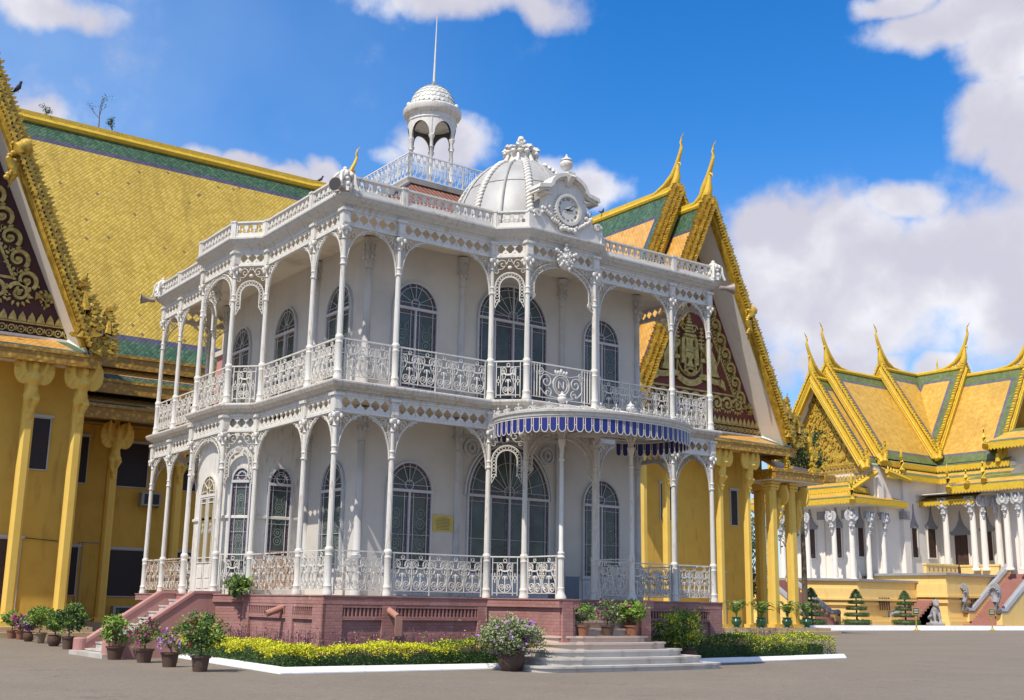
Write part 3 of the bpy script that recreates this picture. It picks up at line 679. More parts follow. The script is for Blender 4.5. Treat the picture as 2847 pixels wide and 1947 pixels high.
# windows: bottom at z = 0, x centred, outward is -y
def arch_poly(w, hs, rise, n=18): return [(-w/2, 0), (w/2, 0)]+arc(0, hs, w/2, rise, 0, pi, n)
def window_meshes(w, hs, rise, kind):
    fr, gl, bo, mu = MB(), MB(), MB(), MB(); hw = w/2; ets = []
    gl.prism(arch_poly(w, hs, rise), -.012, -.002)
    fr.bar([(-hw, 0)]+arc(0, hs, hw, rise, pi, 0, 18)+[(hw, 0)], .045, .07, -.04); fr.box(-hw-.05, -.08, -.06, hw+.05, 0, .03)
    fr.bar([(-hw, hs), (hw, hs)], .07, .085, -.045)
    b = .105
    bo.bar([(-hw+.07, .06), (-hw+.07, hs-.06)], b, .01, -.016); bo.bar([(hw-.07, .06), (hw-.07, hs-.06)], b, .01, -.016)
    bo.bar([(-hw+.1, .09), (hw-.1, .09)], b*.8, .01, -.0155); bo.bar([(-hw+.1, hs-.1), (hw-.1, hs-.1)], b*.8, .01, -.0155); bo.bar([(-hw+.1, hs+.1), (hw-.1, hs+.1)], b*.8, .01, -.0155)
    bo.bar(arc(0, hs+.04, hw-.075, rise-.075, pi, 0, 18), b, .01, -.016)
    mb = .013
    mu.bar(arc(0, hs+.02, hw-.13, rise-.13, pi, 0, 18), mb, .025, -.03)
    for s in (-1, 1): mu.bar([(s*(hw-.125), .04), (s*(hw-.125), hs-.03)], mb, .025, -.03)
    for z in (.14, hs-.15, hs*.45): mu.bar([(-hw+.03, z), (hw-.03, z)], mb*.8, .022, -.031)
    mu.bar([(-hw+.03, hs+.15), (hw-.03, hs+.15)], mb, .022, -.031)
    nf = 9 if w > 2 else 5
    mu.ring(0, hs+.15, .12 if w < 2 else .16, .018, .025, -.03, 12)
    for k in range(1, nf):
        a = pi*k/nf if nf % 2 == 0 or True else 0
        a = pi*k/nf; mu.bar([(.12*cos(a), hs+.1+.12*sin(a)), ((hw-.04)*cos(a), hs+(rise-.04)*sin(a))], mb*.8, .022, -.0315)
    if w > 2:
        mu.bar(arc(0, hs+.15, hw*.55, rise*.55, pi, 0, 14), mb, .02, -.032)
        for x in (-.62, 0, .62): fr.bar([(x, 0), (x, hs-.03)], .05, .06, -.045)
        for x in (-.70, -.54, -.09, .09, .54, .70): bo.bar([(x, .06), (x, hs-.06)], .07, .01, -.0165)
        fr.bar([(0, hs), (0, hs+rise)], .035, .05, -.045)
    elif w > 1.0:
        fr.bar([(0, 0), (0, hs-.03)], .045, .06, -.045); mu.bar([(0, hs+.2), (0, hs+rise-.03)], mb, .02, -.032)
        for s in (-1, 1): bo.bar([(s*.085, .06), (s*.085, hs-.06)], .07, .01, -.0165); mu.bar([(s*.13, .06), (s*.13, hs-.06)], .014, .02, -.03)
    cols = [0.] if w < 1 else ([-.36, .36] if w < 2 else [])
    for cx in cols:                                       # etched chains of rings and leaves
        ww = .15 if w > 1 else w*.2; k = 0; z = .3; et = MB(); ets.append(et)
        while z+ww*2 < hs-.2:
            if (k % 3) != 2: et.ring(cx, z+ww*.8, ww*.8, .02, .004, -.0155, 14); et.ring(cx, z+ww*.8, ww*.3, .02, .004, -.0155, 8)
            else:
                for s in (-1, 1): et.bar(bez((cx+s*ww*1.2, z-.04), (cx+s*ww*.2, z+.02), (cx+s*ww*.2, z+.12), (cx+s*ww*1.2, z+.2), 6), .018, .004, -.0155)
            for s in (-1, 1): et.bar(bez((cx+s*ww*1.15, z), (cx+s*ww*1.3, z+ww*.6), (cx+s*ww*.9, z+ww), (cx+s*ww*1.2, z+ww*1.6), 5), .014, .004, -.0155)
            z += ww*1.66; k += 1
    return [(n_, q.mesh(n_, MAT[mm])) for n_, q, mm in (('glass', gl, 'glass'), ('glass_border', bo, 'border'), ('glazing_bars', mu, 'frame'), *[('etched_pattern', q_, 'etch') for q_ in ets]) if q.v], fr.mesh('window', MAT['frame'])
def window(x, y, z, rz, w, hs, rise, kind='w'):
    subs, frm = cached(('win', w, hs, rise, kind), lambda: window_meshes(w, hs, rise, kind))
    o = put('window', frm, PAV, (x, y, z), rz)
    for n_, me in subs: put(n_, me, o)
    return o
F, L_ = 0., -pi/2
for x in (2.9, 9.2): window(x, WY0, Z0+.62, F, 1.32, 1.98, .72); window(x, WY0, ZU+.32, F, 1.32, 2.1, .70)
window(6.0, WY0, Z0+.6, F, 2.66, 2.02, 1.42); window(6.03, WY0, ZU+.25, F, 2.32, 2.3, 1.02)
window(WX0, 2.85, Z0+.62, L_, 1.2, 1.98, .74)
for y in (2.97, 6.2, 9.36): window(WX0, y, ZU+.32, L_, 1.36, 2.1, .74)
window(WX0, 9.36, Z0+.62, L_, 1.2, 1.98, .74)
for x in (2.9, 6.0, 9.2):
    w = .66 if x != 6.0 else 1.33; m = MB()
    m.box(x-w, 1.47, Z0+.02, x+w, 1.499, Z0+.56); m.box(x-w+.1, 1.455, Z0+.12, x+w-.1, 1.47, Z0+.46); m.obj('window_apron', MAT['frame'], PAV)
m = MB()
m.bar([(6-1.62, Z0+.02), (6-1.62, Z0+4.2)], .12, .08, 1.46); m.bar([(6+1.62, Z0+.02), (6+1.62, Z0+4.2)], .12, .08, 1.46)
m.bar(arc(6.0, Z0+2.62, 1.42, 1.52, pi, 0, 20), .06, .06, 1.47); m.box(4.2, 1.43, Z0+4.2, 7.8, 1.499, Z0+4.32)
sur = m.obj('arch_surround', MAT['frame'], PAV)
for x in (4.75, 7.25): m = MB(); m.ring(x, Z0+3.85, .22, .05, .06, 1.47, 16); m.ring(x, Z0+3.85, .09, .04, .08, 1.46, 10); m.ring(x, Z0+3.85, .155, .07, .02, 1.49, 12); m.obj('roundel', MAT['frame'], sur)
# glazed vestibule in the left bay
m = MB(); VP = [(1.6, 4.42), (.12, 4.42), (-.46, 5.06), (-.46, 7.18), (.12, 7.82), (1.6, 7.82)][::-1]
m.slab(VP, Z0, Z0+4.5); sweep(m, VP, [(0, 3.45), (.05, 3.46), (.05, 3.52), (.0, 3.54)]) 
vest = m.obj('vestibule', MAT['iron'], PAV)
m2 = [v for v in []]
window(.74, 4.42, Z0+.95, 0, .64, 1.85, .44); 
cx, cy = -.17, 4.74; window(cx, cy, Z0+.5, atan2(-.64, .58)*1, .52, 2.35, .36)
dm = MB(); gm = MB(); fm = MB()
for s in (-1, 1):
    dm.box(-.0 if s > 0 else -.5, -.05, .05, .5 if s > 0 else 0, -.001, .78); dm.box(s*.26-.17, -.065, .14, s*.26+.17, -.05, .34); dm.box(s*.26-.17, -.065, .4, s*.26+.17, -.05, .7)
    gm.box(s*.26-.15, -.05, .84, s*.26+.15, -.04, 2.42)
    for x in (s*.03, s*.09, s*.43, s*.49): fm.bar([(x, .78), (x, 2.5)], .028, .05, -.05)
    for z in (.8, .92, 2.36, 2.48): fm.bar([(s*.02, z), (s*.5, z)], .024, .045, -.05)
    fm.bar([(s*.26-.07, 1.66), (s*.26-.05, 1.55), (s*.26, 1.72), (s*.26+.05, 1.55), (s*.26+.07, 1.66)], .02, .03, -.045); fm.ring(s*.26, 1.78, .035, .02, .03, -.045, 8)
gm.prism([(x, z) for x, z in arch_poly(1.0, 0.02, .5)], -.05, -.04); gm.v = [(x, y, z+2.55) if i >= len(gm.v)-2*len(arch_poly(1.0, .02, .5)) else (x, y, z) for i, (x, y, z) in enumerate(gm.v)]
fm.bar([(-.52, 0), (-.52, 2.55)]+arc(0, 2.57, .52, .52, pi, 0, 16)[1:-1]+[(.52, 2.55), (.52, 0)], .06, .07, -.04); fm.bar([(-.52, 2.55), (.52, 2.55)], .07, .07, -.045)
fm.ring(0, 2.66, .1, .03, .04, -.05, 12)
for a in (pi*.25, pi*.5, pi*.75, .15, pi-.15): fm.bar([(.1*cos(a), 2.66+.1*sin(a)), (.5*cos(a), 2.57+.5*sin(a))], .022, .04, -.05)
fm.bar(arc(0, 2.6, .38, .38, pi, 0, 14), .02, .04, -.05)
door = dm.obj('door', MAT['iron'], PAV, (-.46, 6.12, Z0), L_)
gm.obj('door_glass', MAT['amber'], door); fm.obj('door_frame', MAT['iron'], door)
g2 = MB(); g2.box(-.008, -.052, .05, .008, -.0505, 2.5); g2.obj('door_gap', MAT['blackgap'], door)
# ------------------------------------------------------------------ plinth and stairs
PL = [(0, 0), (4.285, 0), (4.90, -.62), (4.80, -2.32), (5.02, -2.32), (5.02, -1.2), (7.08, -1.2), (7.08, -2.32), (7.30, -2.32), (7.2, -.62), (7.815, 0), (A_, 0),
      (A_, B_), (0, B_), (0, 7.85), (-.62, 7.3), (-.62, 4.95), (0, 4.335)]
PL[3] = (4.78, -2.32); PL[8] = (7.32, -2.32)
m = MB(); m.slab(offset(PL, .10), .0, Z0-.2); 
m.slab(offset(PL, .17), Z0-.2, Z0-.03); m.slab(offset(PL, .19), Z0-.03, Z0-.004)
plinth = m.obj('plinth', MAT['brick'], PAV)
m = MB(); m.slab(offset(PL, -.02), Z0-.05, Z0); m.obj('veranda_floor', MAT['marble'], PAV)
RECESS = mat('shaded vent brick', (.20, .095, .085), .9)  # darker copy of the brick, the shade behind the slats is in its colour
def plinth_panels(a, b, cuts):
    """pier strips, rails and louvre slats on a straight plinth face from a to b"""
    L = hypot(b[0]-a[0], b[1]-a[1]); q = MB(); sl2 = MB(); zt = Z0-.2
    for c0, c1 in cuts: q.box(c0, -.165, 0, c1, -.10, zt)
    for (p0, p1), (n0, n1) in zip(cuts, cuts[1:]):
        q.box(p1, -.16, zt-.07, n0, -.10, zt); q.box(p1, -.16, zt-.34, n0, -.10, zt-.26)
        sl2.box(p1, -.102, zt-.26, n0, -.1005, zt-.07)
        n = int((n0-p1)/.1)
        for k in range(n):
            x = p1+(k+.5)*(n0-p1)/n; q.box(x-.018, -.15, zt-.26, x+.018, -.103, zt-.07)
    M = T(a[0], a[1], 0, atan2(b[1]-a[1], b[0]-a[0])); o_ = q.xf(M).obj('plinth_panelling', MAT['brick'], PAV); sl2.xf(M).obj('vent_shade_sheet', RECESS, o_)
plinth_panels((0, 0), (4.285, 0), [(-.165, .32), (1.33, 1.69), (3.95, 4.22)])
plinth_panels((7.815, 0), (A_, 0), [(.1, .35), (2.6, 2.95), (3.95, 4.44)])
plinth_panels((0, 4.335), (0, 0), [(.1, .5), (2.62, 2.97), (4.0, 4.5)])
for x in (4.70, 7.1): m = MB(); m.box(x, -2.5, 0, x+.3, -2.28, Z0+.0); m.obj('stair_pier', MAT['brick'], PAV)
# drain spouts
def spout(x, y, z, rz, flap):
    m = MB(); m.tube([(0, -.08, 0), (0, -.55, -.17)], .075, 14, cap=False); m.tube([(0, -.545, -.168), (0, -.1, -.015)], .06, 14)
    o = m.obj('drain_spout', MAT['rustpipe'], PAV, (x, y, z), rz)
    if flap: f = MB(); f.box(-.09, -.60, -.58, .09, -.57, -.14); f.obj('flap', MAT['rustpipe'], o)
spout(0, 1.95, Z0-.28, L_, False); spout(1.52, 0, Z0-.30, 0, True)
# front steps
ris = [.0, .13, .28, .43, .58, .72, .88, 1.05, 1.22, 1.385, Z0-.004]
fy = [None, -3.72, -3.43, -3.14, -2.86, -2.58, -2.3, -2.02, -1.75, -1.5, -1.25]
hw_ = [None, 2.72, 2.36, 2.02, 1.76, 1.52, 1.05, 1.05, 1.05, 1.05, 1.05]
def step_poly(w, y0, yb, e):
    n = 10; r = .55
    p = [(6.05+w, yb)]; p = [(6.05-w, yb)]
    for k in range(n+1): a = pi+pi/2*k/n; p.append((6.05-w+r+r*cos(a), y0+e+r*.75+r*.75*sin(a)))
    for k in range(7): t = -1+2*(k+.5)/7; p.append((6.05+t*(w-r), y0-e*(1-t*t)))
    for k in range(n+1): a = 1.5*pi+pi/2*k/n; p.append((6.05+w-r+r*cos(a), y0+e+r*.75+r*.75*sin(a)))
    p.append((6.05+w, yb)); return p
for k in range(1, 11):
    m = MB(); w, y0 = hw_[k], fy[k]
    if k < 6:
        m.slab(step_poly(w, y0, -1.9 if k < 3 else -2.0, .06), .0, ris[k]-.045); m.slab(step_poly(w+.03, y0-.03, -1.95, .06), ris[k]-.045, ris[k])
    else:
        m.box(6.05-w, y0, 0, 6.05+w, -1.2, ris[k]-.04); m.box(6.05-w, y0-.03, ris[k]-.04, 6.05+w, -1.2, ris[k])
    m.obj('front_step', MAT['pinkmarble'] if k in (4, 5, 6, 7, 8) else MAT['marble'], PAV)
# left stair with its two cheek walls
m = MB(); ns = 9; x0, x1 = -.72, -3.05
for k in range(ns):
    z = Z0*(ns-k)/(ns+1)-.004; xa = x0-(x0-x1)*(k+1)/ns
    m.box(xa, 5.06, 0, x0-.0-(x0-x1)*k/ns if k else x0, 7.2, z-.035); m.box(xa-.025, 5.06, z-.035, x0-(x0-x1)*k/ns, 7.2, z)
    if k == ns-1: m.box(xa-.32, 4.75, 0, xa, 7.5, .1)
m.obj('side_step', MAT['marble'], PAV)
def cheek(y0, y1):
    m = MB(); m.prism([(-.62, 0), (-.62, Z0), (-1.18, Z0), (-3.08, .27), (-3.14, .26), (-3.14, 0)][::-1], y0, y1)
    m.prism([(-.60, Z0-.004), (-.60, Z0+.06), (-1.2, Z0+.06), (-3.1, .33), (-3.2, .31), (-3.2, .24), (-3.08, .25), (-1.18, Z0-.004)], y0-.03, y1+.03)
    m.lathe([(.17, 0), (.17, .38), (.15, .41)], 16, (-3.16, (y0+y1)/2, 0)); return m.obj('stair_cheek', MAT['pinkplaster'], PAV)
cheek(4.82, 5.05); cheek(7.21, 7.44)
# ------------------------------------------------------------------ porch canopy
CZ = Z0+4.16
def eave_curve(sc=1., n=44):
    o = []; ex = 2/2.4
    for k in range(7): t = pi/2*(1-k/7); o.append((-2.6+.85*(1-cos(t)), -1.05+1.05*sin(t)))
    for k in range(n+1): a = pi+pi*k/n; o.append((2.6*math.copysign(abs(cos(a))**ex, cos(a)), -1.05-2.0*abs(sin(a))**ex))
    o += [(-x, y) for x, y in o[:7]][::-1]
    return [(6.05+x*sc, -.75+y*sc) for x, y in o]
E1 = eave_curve()
m = MB(); rings = [(1.0, 0.03), (.93, .10), (.8, .19), (.62, .32), (.4, .44), (.12, .50)]
prev = None; vs = []; n = len(E1)
for sc, z in rings: vs += [(x, y, CZ+z) for x, y in eave_curve(sc)]
m.add(vs, [(j*n+i, j*n+i+1, (j+1)*n+i+1, (j+1)*n+i) for j in range(len(rings)-1) for i in range(n-1)])
m.add([(x, y, CZ-.01) for x, y in E1]+[(x, y, CZ+.025) for x, y in E1], [tuple(range(n)), tuple(range(n, 2*n))])
can = m.obj('canopy', MAT['zinc'], PAV, smooth=35)
m = MB()
for i in range(0, n-1, 3):                                # roof seams
    a = [eave_curve(sc)[i] for sc, z in rings]; m.tube([(x, y, CZ+z+.012) for (x, y), (sc, z) in zip(a, rings)], .014, 4)
m.obj('roof_seam', MAT['iron'], can)
m = MB(); 
def walk(pts, step):
    L = [0]
    for a, b in zip(pts, pts[1:]): L.append(L[-1]+hypot(b[0]-a[0], b[1]-a[1]))
    k = int(L[-1]/step); o = []
    for q in range(k+1):
        t = L[-1]*q/k; i = max(j for j in range(len(L)) if L[j] <= t+1e-9); i = min(i, len(pts)-2)
        f = (t-L[i])/(L[i+1]-L[i]); a, b = pts[i], pts[i+1]
        o.append((a[0]+(b[0]-a[0])*f, a[1]+(b[1]-a[1])*f))
    return o
sw = []
for dd, z in ((0, -.10), (.03, -.09), (.04, -.03), (.075, .0), (.08, .05), (.03, .07)):
    sw.append([(x, y, CZ+z) for x, y in [(p[0]+(p[0]-6.05)*.0+q[0]*dd, p[1]+q[1]*dd) for p, q in zip(E1, [((p[0]-6.05)/3, -abs((p[1]+.75)/3.0)) for p in E1])]])
m.add([v for r in sw for v in r], [(j*n+i, j*n+i+1, (j+1)*n+i+1, (j+1)*n+i) for j in range(len(sw)-1) for i in range(n-1)])
m.obj('gutter', MAT['cornice'], can)
W1 = walk(E1, .20)
fr, bl, rd, cr = MB(), MB(), MB(), MB()
for k, (a, b) in enumerate(zip(W1, W1[1:])):
    L = hypot(b[0]-a[0], b[1]-a[1]); M = T(a[0], a[1], CZ-.1, atan2(b[1]-a[1], b[0]-a[0])); f, gb, gr, c = MB(), MB(), MB(), MB()
    e = L*.12; sc = [(e, -.02), (e, -.27)]+arc(L/2, -.27, L/2-e, .09, pi, 2*pi, 6)[1:]+[(L-e, -.02)]
    f.bar(sc, .015, .02); f.bar([(-e, -.2), (e, -.2)], .015, .02); f.box(0, -.012, -.03, L, .012, 0)
    gb.prism([(e, -.02)]+sc[1:-1]+[(L-e, -.02)], -.004, .004); gr.prism([(-e*.9, -.03), (-e*.9, -.19), (e*.9, -.19), (e*.9, -.03)], -.003, .003)
    fr.join(f, M); bl.join(gb, M); rd.join(gr, M)
    if k % 2 == 0:
        c.bar([(0, .16), (0, .30)], .022, .02, taper=lambda t: 1-.6*t)
        for s in (-1, 1): c.bar(spiral(s*.06, .23, .055, .015, pi/2-s*pi/2, pi/2-s*pi/2-s*2*pi, 8), .016, .02); c.bar(bez((0, .16), (s*.05, .16), (s*.09, .18), (s*.115, .24), 4), .016, .02)
        c.ell((0, 0, .31), (.022, .022, .035), 6, 4); cr.join(c, M)
val = fr.obj('valance', MAT['iron'], can); bl.join(rd, mi=1); bl.obj('glass_panes', [MAT['bluepane'], MAT['redpane']], val)
cr.obj('cresting', MAT['iron'], can)
m = MB(); m.add([(x, y, CZ-.03) for x, y in eave_curve(.97)]+[(x, y, CZ-.02) for x, y in eave_curve(.97)], [tuple(range(n)), tuple(range(2*n-1, n-1, -1))])
for i in range(0, n, 5): x, y = E1[i]; m.tube([(6.05+(x-6.05)*.12, -.9, CZ-.06), (6.05+(x-6.05)*.97, -.75+(y+.75)*.97, CZ-.06)], .03, 4)
m.obj('canopy_soffit', MAT['pilaster'], can)
def post_mesh():
    m = MB(); q = 1
    m.lathe([(.13, 0), (.13, .05), (.09, .12), (.075, .2), (.085, .24), (.07, .26)], 16); m.lathe([(.072, .26, q), (.068, .92, q)], 20, flute=.1)
    m.lathe([(.08, .92), (.095, .95), (.07, 1.0), (.085, 1.04), (.055, 1.1), (.05, 3.2), (.07, 3.22), (.07, 3.26), (.05, 3.28), (.05, 3.5), (.085, 3.6), (.1, 3.72), (.06, 3.74), (.055, 4.12)], 16)
    for a in (0, pi/2, pi, 1.5*pi):
        q2 = quarter(.5, .42); q2.v = [(x, y*.6, z+4.12) for x, y, z in q2.v]; m.join(q2, Matrix.Rotation(a, 4, 'Z') @ T(.05))
    return m.mesh('canopy_post', MAT['iron'], 40)
def urn_mesh(s=1.):
    m = MB(); m.lathe([(r*s, z*s) for r, z in [(.10, 0), (.10, .03), (.05, .06), (.05, .1), (.13, .16), (.16, .24), (.16, .28), (.12, .33), (.15, .35), (.12, .39), (.05, .43), (.03, .46), (.035, .48), (.005, .52)]], 16); return m.mesh('urn_finial', MAT['iron'], 40)
for x in (4.95, 7.15):
    put('canopy_post', cached('post', post_mesh), PAV, (x, -2.1, Z0)); put('urn_finial', cached('urn.75', lambda: urn_mesh(.72)), can, (x, -2.1, CZ+.36))
# ------------------------------------------------------------------ roofs, dome, clock, turret
CX, CY = 6.05, 6.12
m = MB(); RZ0, RZ1 = Z0+9.15, Z0+11.90; h0, h1 = 5.4, 1.86
sl_ = hypot(RZ1-RZ0, h0-h1)
for k in range(4):
    M = Matrix.Translation((CX, CY, 0)) @ Matrix.Rotation(k*pi/2, 4, 'Z')
    vs = [M @ Vector(v) for v in ((-h0, -h0, RZ0), (h0, -h0, RZ0), (h1, -h1, RZ1), (-h1, -h1, RZ1))]
    m.add(vs, [(0, 1, 2, 3)], 0, [[(-h0, 0), (h0, 0), (h1, sl_), (-h1, sl_)]])
roof = m.obj('roof', MAT['redtile'], PAV)
m = MB()
for k in range(4):
    a = k*pi/2+pi/4; m.tube([(CX+h0*sqrt(2)*cos(a), CY+h0*sqrt(2)*sin(a), RZ0+.03), (CX+h1*sqrt(2)*cos(a), CY+h1*sqrt(2)*sin(a), RZ1+.03)], .07, 8)
m.box(CX-1.98, CY-1.98, RZ1-.02, CX+1.98, CY+1.98, RZ1+.12); m.box(CX-1.9, CY-1.9, RZ1+.12, CX+1.9, CY+1.9, RZ1+.16)
m.obj('roof_platform', mat('grey stone platform', rough=.85, fn=f_render((.30, .28, .25), (.24, .22, .2), (.14, .13, .12))), roof)
def widow_mesh():
    m = MB(); L = 3.8; 
    for z in (.03, .78): m.bar([(0, z), (L, z)], .035, .035)
    for k in range(7): m.bar([(L*k/6, 0), (L*k/6, .8)], .03, .03)
    n = 18; c = L/n
    for k in range(n):
        x = (k+.5)*c
        for z, s in ((.22, 1), (.58, -1)):
            m.ring(x, z, .05, .018, .02, n=8); m.ring(x, z, .018, .02, .03, n=6)
            for q in (-1, 1):
                m.bar(bez((x+q*.04, z+.02*q), (x+q*.12, z+.1), (x+q*.02, z+.17), (x+q*.1, z+.19), 5), .014, .016); m.bar(bez((x+q*.04, z-.02*q), (x+q*.12, z-.1), (x+q*.02, z-.17), (x+q*.1, z-.19), 5), .014, .016)
        m.bar(bez((x-c/2, .05), (x, .2), (x, .6), (x+c/2, .76), 6), .014, .016); m.bar(bez((x+c/2, .05), (x, .2), (x, .6), (x-c/2, .76), 6), .014, .016)
    return m.mesh('platform_railing', MAT['rail2'])
for k in range(4):
    a = k*pi/2; v = Matrix.Rotation(a, 4, 'Z') @ Vector((-1.9, -1.9, 0)); put('platform_railing', cached('widow', widow_mesh), roof, (CX+v.x, CY+v.y, RZ1+.16), a)
# dome
DX, DY, DZ, DR, DH = 6.05, 1.25, Z0+9.2, 2.0, 2.82
dprof = [(DR*sqrt(max(0, 1-(t*.965)**2)), DH*t*.965) for t in [k/13 for k in range(14)]]
m = MB(); m.lathe(dprof, 48, (DX, DY, DZ)); dome = m.obj('dome', MAT['zinc'], PAV, smooth=50)
def rib(a):
    pts = []; n = 72
    for k in range(n+1):
        t = k/n*.955; r = DR*sqrt(1-t*t)+.03; pts.append((DX+r*cos(a), DY+r*sin(a), DZ+DH*t))
    return pts
for k in range(8):
    m = MB(); a = 2*pi*k/8+pi/8-.1; p = rib(a)
    for i in range(0, len(p)-3, 3):
        q = Vector(p[i]); tg = Vector((-sin(a), cos(a), 0)); w_ = tg*.10+(Vector(p[i+3])-q)*.62; m.tube([q-w_, q-w_*.5, q+w_*.5, q+w_], [.018, .058, .058, .018], 8)
    m.obj('rope_rib', MAT['iron'], dome, smooth=60)
m = MB()
for k in range(8):
    a = 2*pi*k/8-.1; m.tube([(x, y, z) for x, y, z in rib(a)[::6]], .035, 5)
m.lathe([(DR*.775+.012, DH*.62), (DR*.775+.03, DH*.625), (DR*.765+.012, DH*.635)], 48, (DX, DY, DZ))
m.obj('dome_seam', MAT['zinc'], dome, smooth=60)
m = MB(); cz = DZ+DH*.955
m.lathe([(.62, -.06), (.62, 0), (.44, .06), (.38, .26), (.40, .30)], 20, (DX, DY, cz)); 
for k in range(8):
    a = 2*pi*k/8; m.box(-.01, -.01, 0, .01, .01, .01)
    m.tube([(DX+.62*cos(a), DY+.62*sin(a), cz-.06), (DX+.5*cos(a), DY+.5*sin(a), cz+.1), (DX+.42*cos(a), DY+.42*sin(a), cz+.3)], [.05, .05, .04], 6)
for k in range(14):
    a = 2*pi*k/14; m.ell((DX+.44*cos(a), DY+.44*sin(a), cz+.36), (.085, .085, .07), 8, 5)
for k in range(8):
    a = 2*pi*k/8; m.tube([(DX+.44*cos(a), DY+.44*sin(a), cz+.34), (DX+.50*cos(a), DY+.50*sin(a), cz+.46), (DX+.34*cos(a), DY+.34*sin(a), cz+.56), (DX+.06*cos(a), DY+.06*sin(a), cz+.6)], [.06, .075, .06, .05], 7); m.ell((DX+.46*cos(a), DY+.46*sin(a), cz+.53), (.055, .055, .05), 6, 4)
m.lathe([(.18, .5), (.08, .62), (.12, .72), (.05, .78), (.1, .84), (.07, .92), (.01, .95)], 12, (DX, DY, cz))
for k in range(4): a = k*pi/2+.4; m.ell((DX+.12*cos(a), DY+.12*sin(a), cz+.76), (.05, .05, .06), 6, 4)
m.obj('dome_crown', MAT['iron'], dome, smooth=45)
# clock pediment
py = -.80
m = MB(); Q = [(-1.22, 0), (-1.22, .30), (-1.05, .34), (-.86, .50), (-.70, .62), (-.66, .95), (-.62, 1.18)]
poly = [(6.06+x, ZP+z) for x, z in Q]+[(6.06+x, ZP+z) for x, z in arc(0, 1.16, .62, .42, pi, 0, 14)]+[(6.06-x, ZP+z) for x, z in Q[::-1]]
m.prism(poly[::-1], py-.06, py+.28); m.box(6.06-.78, py-.10, ZP+1.02, 6.06-.55, py+.26, ZP+1.08); m.box(6.06+.55, py-.10, ZP+1.02, 6.06+.78, py+.26, ZP+1.08)
cap = [(6.06-.98, ZP+1.10), (6.06-.98, ZP+1.16), (6.06-.66, ZP+1.22)]+[(6.06+x, ZP+z) for x, z in arc(0, 1.20, .60, .44, pi*.94, pi*.06, 16)]+[(6.06+.66, ZP+1.22), (6.06+.98, ZP+1.16), (6.06+.98, ZP+1.10)]
m.bar(cap, .10, .50, py+.04); m.bar([(x, z-.08) for x, z in cap], .06, .40, py+.06)
for s in (-1, 1): m.bar([(x, z) for x, z in spiral(6.06+s*1.0, ZP+.40, .12, .02, pi/2-s*pi/2, pi/2-s*pi/2+s*2.2*pi, 16)], .05, .08, py-.09)
ped = m.obj('clock_pediment', MAT['iron'], PAV)
m = MB()
for q in range(26):
    t = q/25*2-1; m.ell((6.06+t*.78, py-.1, ZP+.18+.42*t*t+RNG.uniform(-.03, .03)), (.065, .05, .06), 7, 5)
for q in range(14): m.ell((6.06+RNG.choice((-1, 1))*RNG.uniform(.6, .85), py-.09, ZP+RNG.uniform(.45, .75)), (.05, .045, .06), 7, 5)
for q in range(5): m.ell((6.06+(q-2)*.11, py-.11, ZP+.14+.02*(q % 2)), (.08, .06, .07), 8, 5)
m.obj('garland', MAT['iron'], ped, smooth=60)
m = MB(); m.tube([(6.06, py-.02, ZP+1.42), (6.06, py-.24, ZP+1.66)], [.12, .15], 6); m.box(5.94, py-.26, ZP+1.60, 6.18, py+.1, ZP+1.72); m.obj('keystone', MAT['iron'], ped)
put('urn_finial', cached('urn1', lambda: urn_mesh(1.1)), ped, (6.06, py-.02, ZP+1.72))
cxk, czk, ck = 6.06, ZP+.70, MB()
ck.ring(cxk, czk, .40, .07, .12, py-.08, 32); ck.ring(cxk, czk, .36, .03, .08, py-.09, 32)
for k in range(36): a = 2*pi*k/36; ck.ell((cxk+.45*cos(a), py-.09, czk+.45*sin(a)), (.028, .03, .028), 5, 4)
clock = ck.obj('clock', MAT['iron'], ped)
m = MB(); m.prism([(cxk+.37*cos(2*pi*k/32), czk+.37*sin(2*pi*k/32)) for k in range(32)], py-.085, py-.07); m.obj('clock_dial', MAT['dial'], clock)
def text_mesh(s, size, name, mt, ext=.002):
    cu = bpy.data.curves.new(name, 'FONT'); cu.body = s; cu.size = size; cu.extrude = ext; cu.align_x = 'CENTER'; cu.align_y = 'CENTER'
    o = bpy.data.objects.new(name, cu); COL.objects.link(o)
    me = bpy.data.meshes.new_from_object(o.evaluated_get(bpy.context.evaluated_depsgraph_get())); bpy.data.objects.remove(o); bpy.data.curves.remove(cu)
    b = MB(); b.v = [tuple(v.co) for v in me.vertices]; b.f = [list(p.vertices) for p in me.polygons]; b.m = [0]*len(b.f); bpy.data.meshes.remove(me); return b
num = MB()
for k, s in enumerate(['XII', 'I', 'II', 'III', 'IIII', 'V', 'VI', 'VII', 'VIII', 'IX', 'X', 'XI']):
    a = pi/2-2*pi*k/12; b = text_mesh(s, .105, 'numeral', None)
    M = Matrix.Translation((cxk+.285*cos(a), py-.089, czk+.285*sin(a))) @ Matrix.Rotation(pi/2, 4, 'X') @ Matrix.Rotation(a-pi/2, 4, 'Z'); num.join(b, M)
num.obj('numerals', MAT['ink'], clock)
for ln, wd, a in ((.27, .03, radians(38)), (.19, .04, radians(3)), (.15, .035, radians(183))):
    m = MB(); m.bar([(-.05*cos(a), -.05*sin(a)), (ln*.6*cos(a), ln*.6*sin(a)), (ln*cos(a), ln*sin(a))], wd, .008, 0, taper=lambda t: 1.2-.9*t); m.obj('clock_hand', MAT['ink'], clock, (cxk, py-.10, czk))
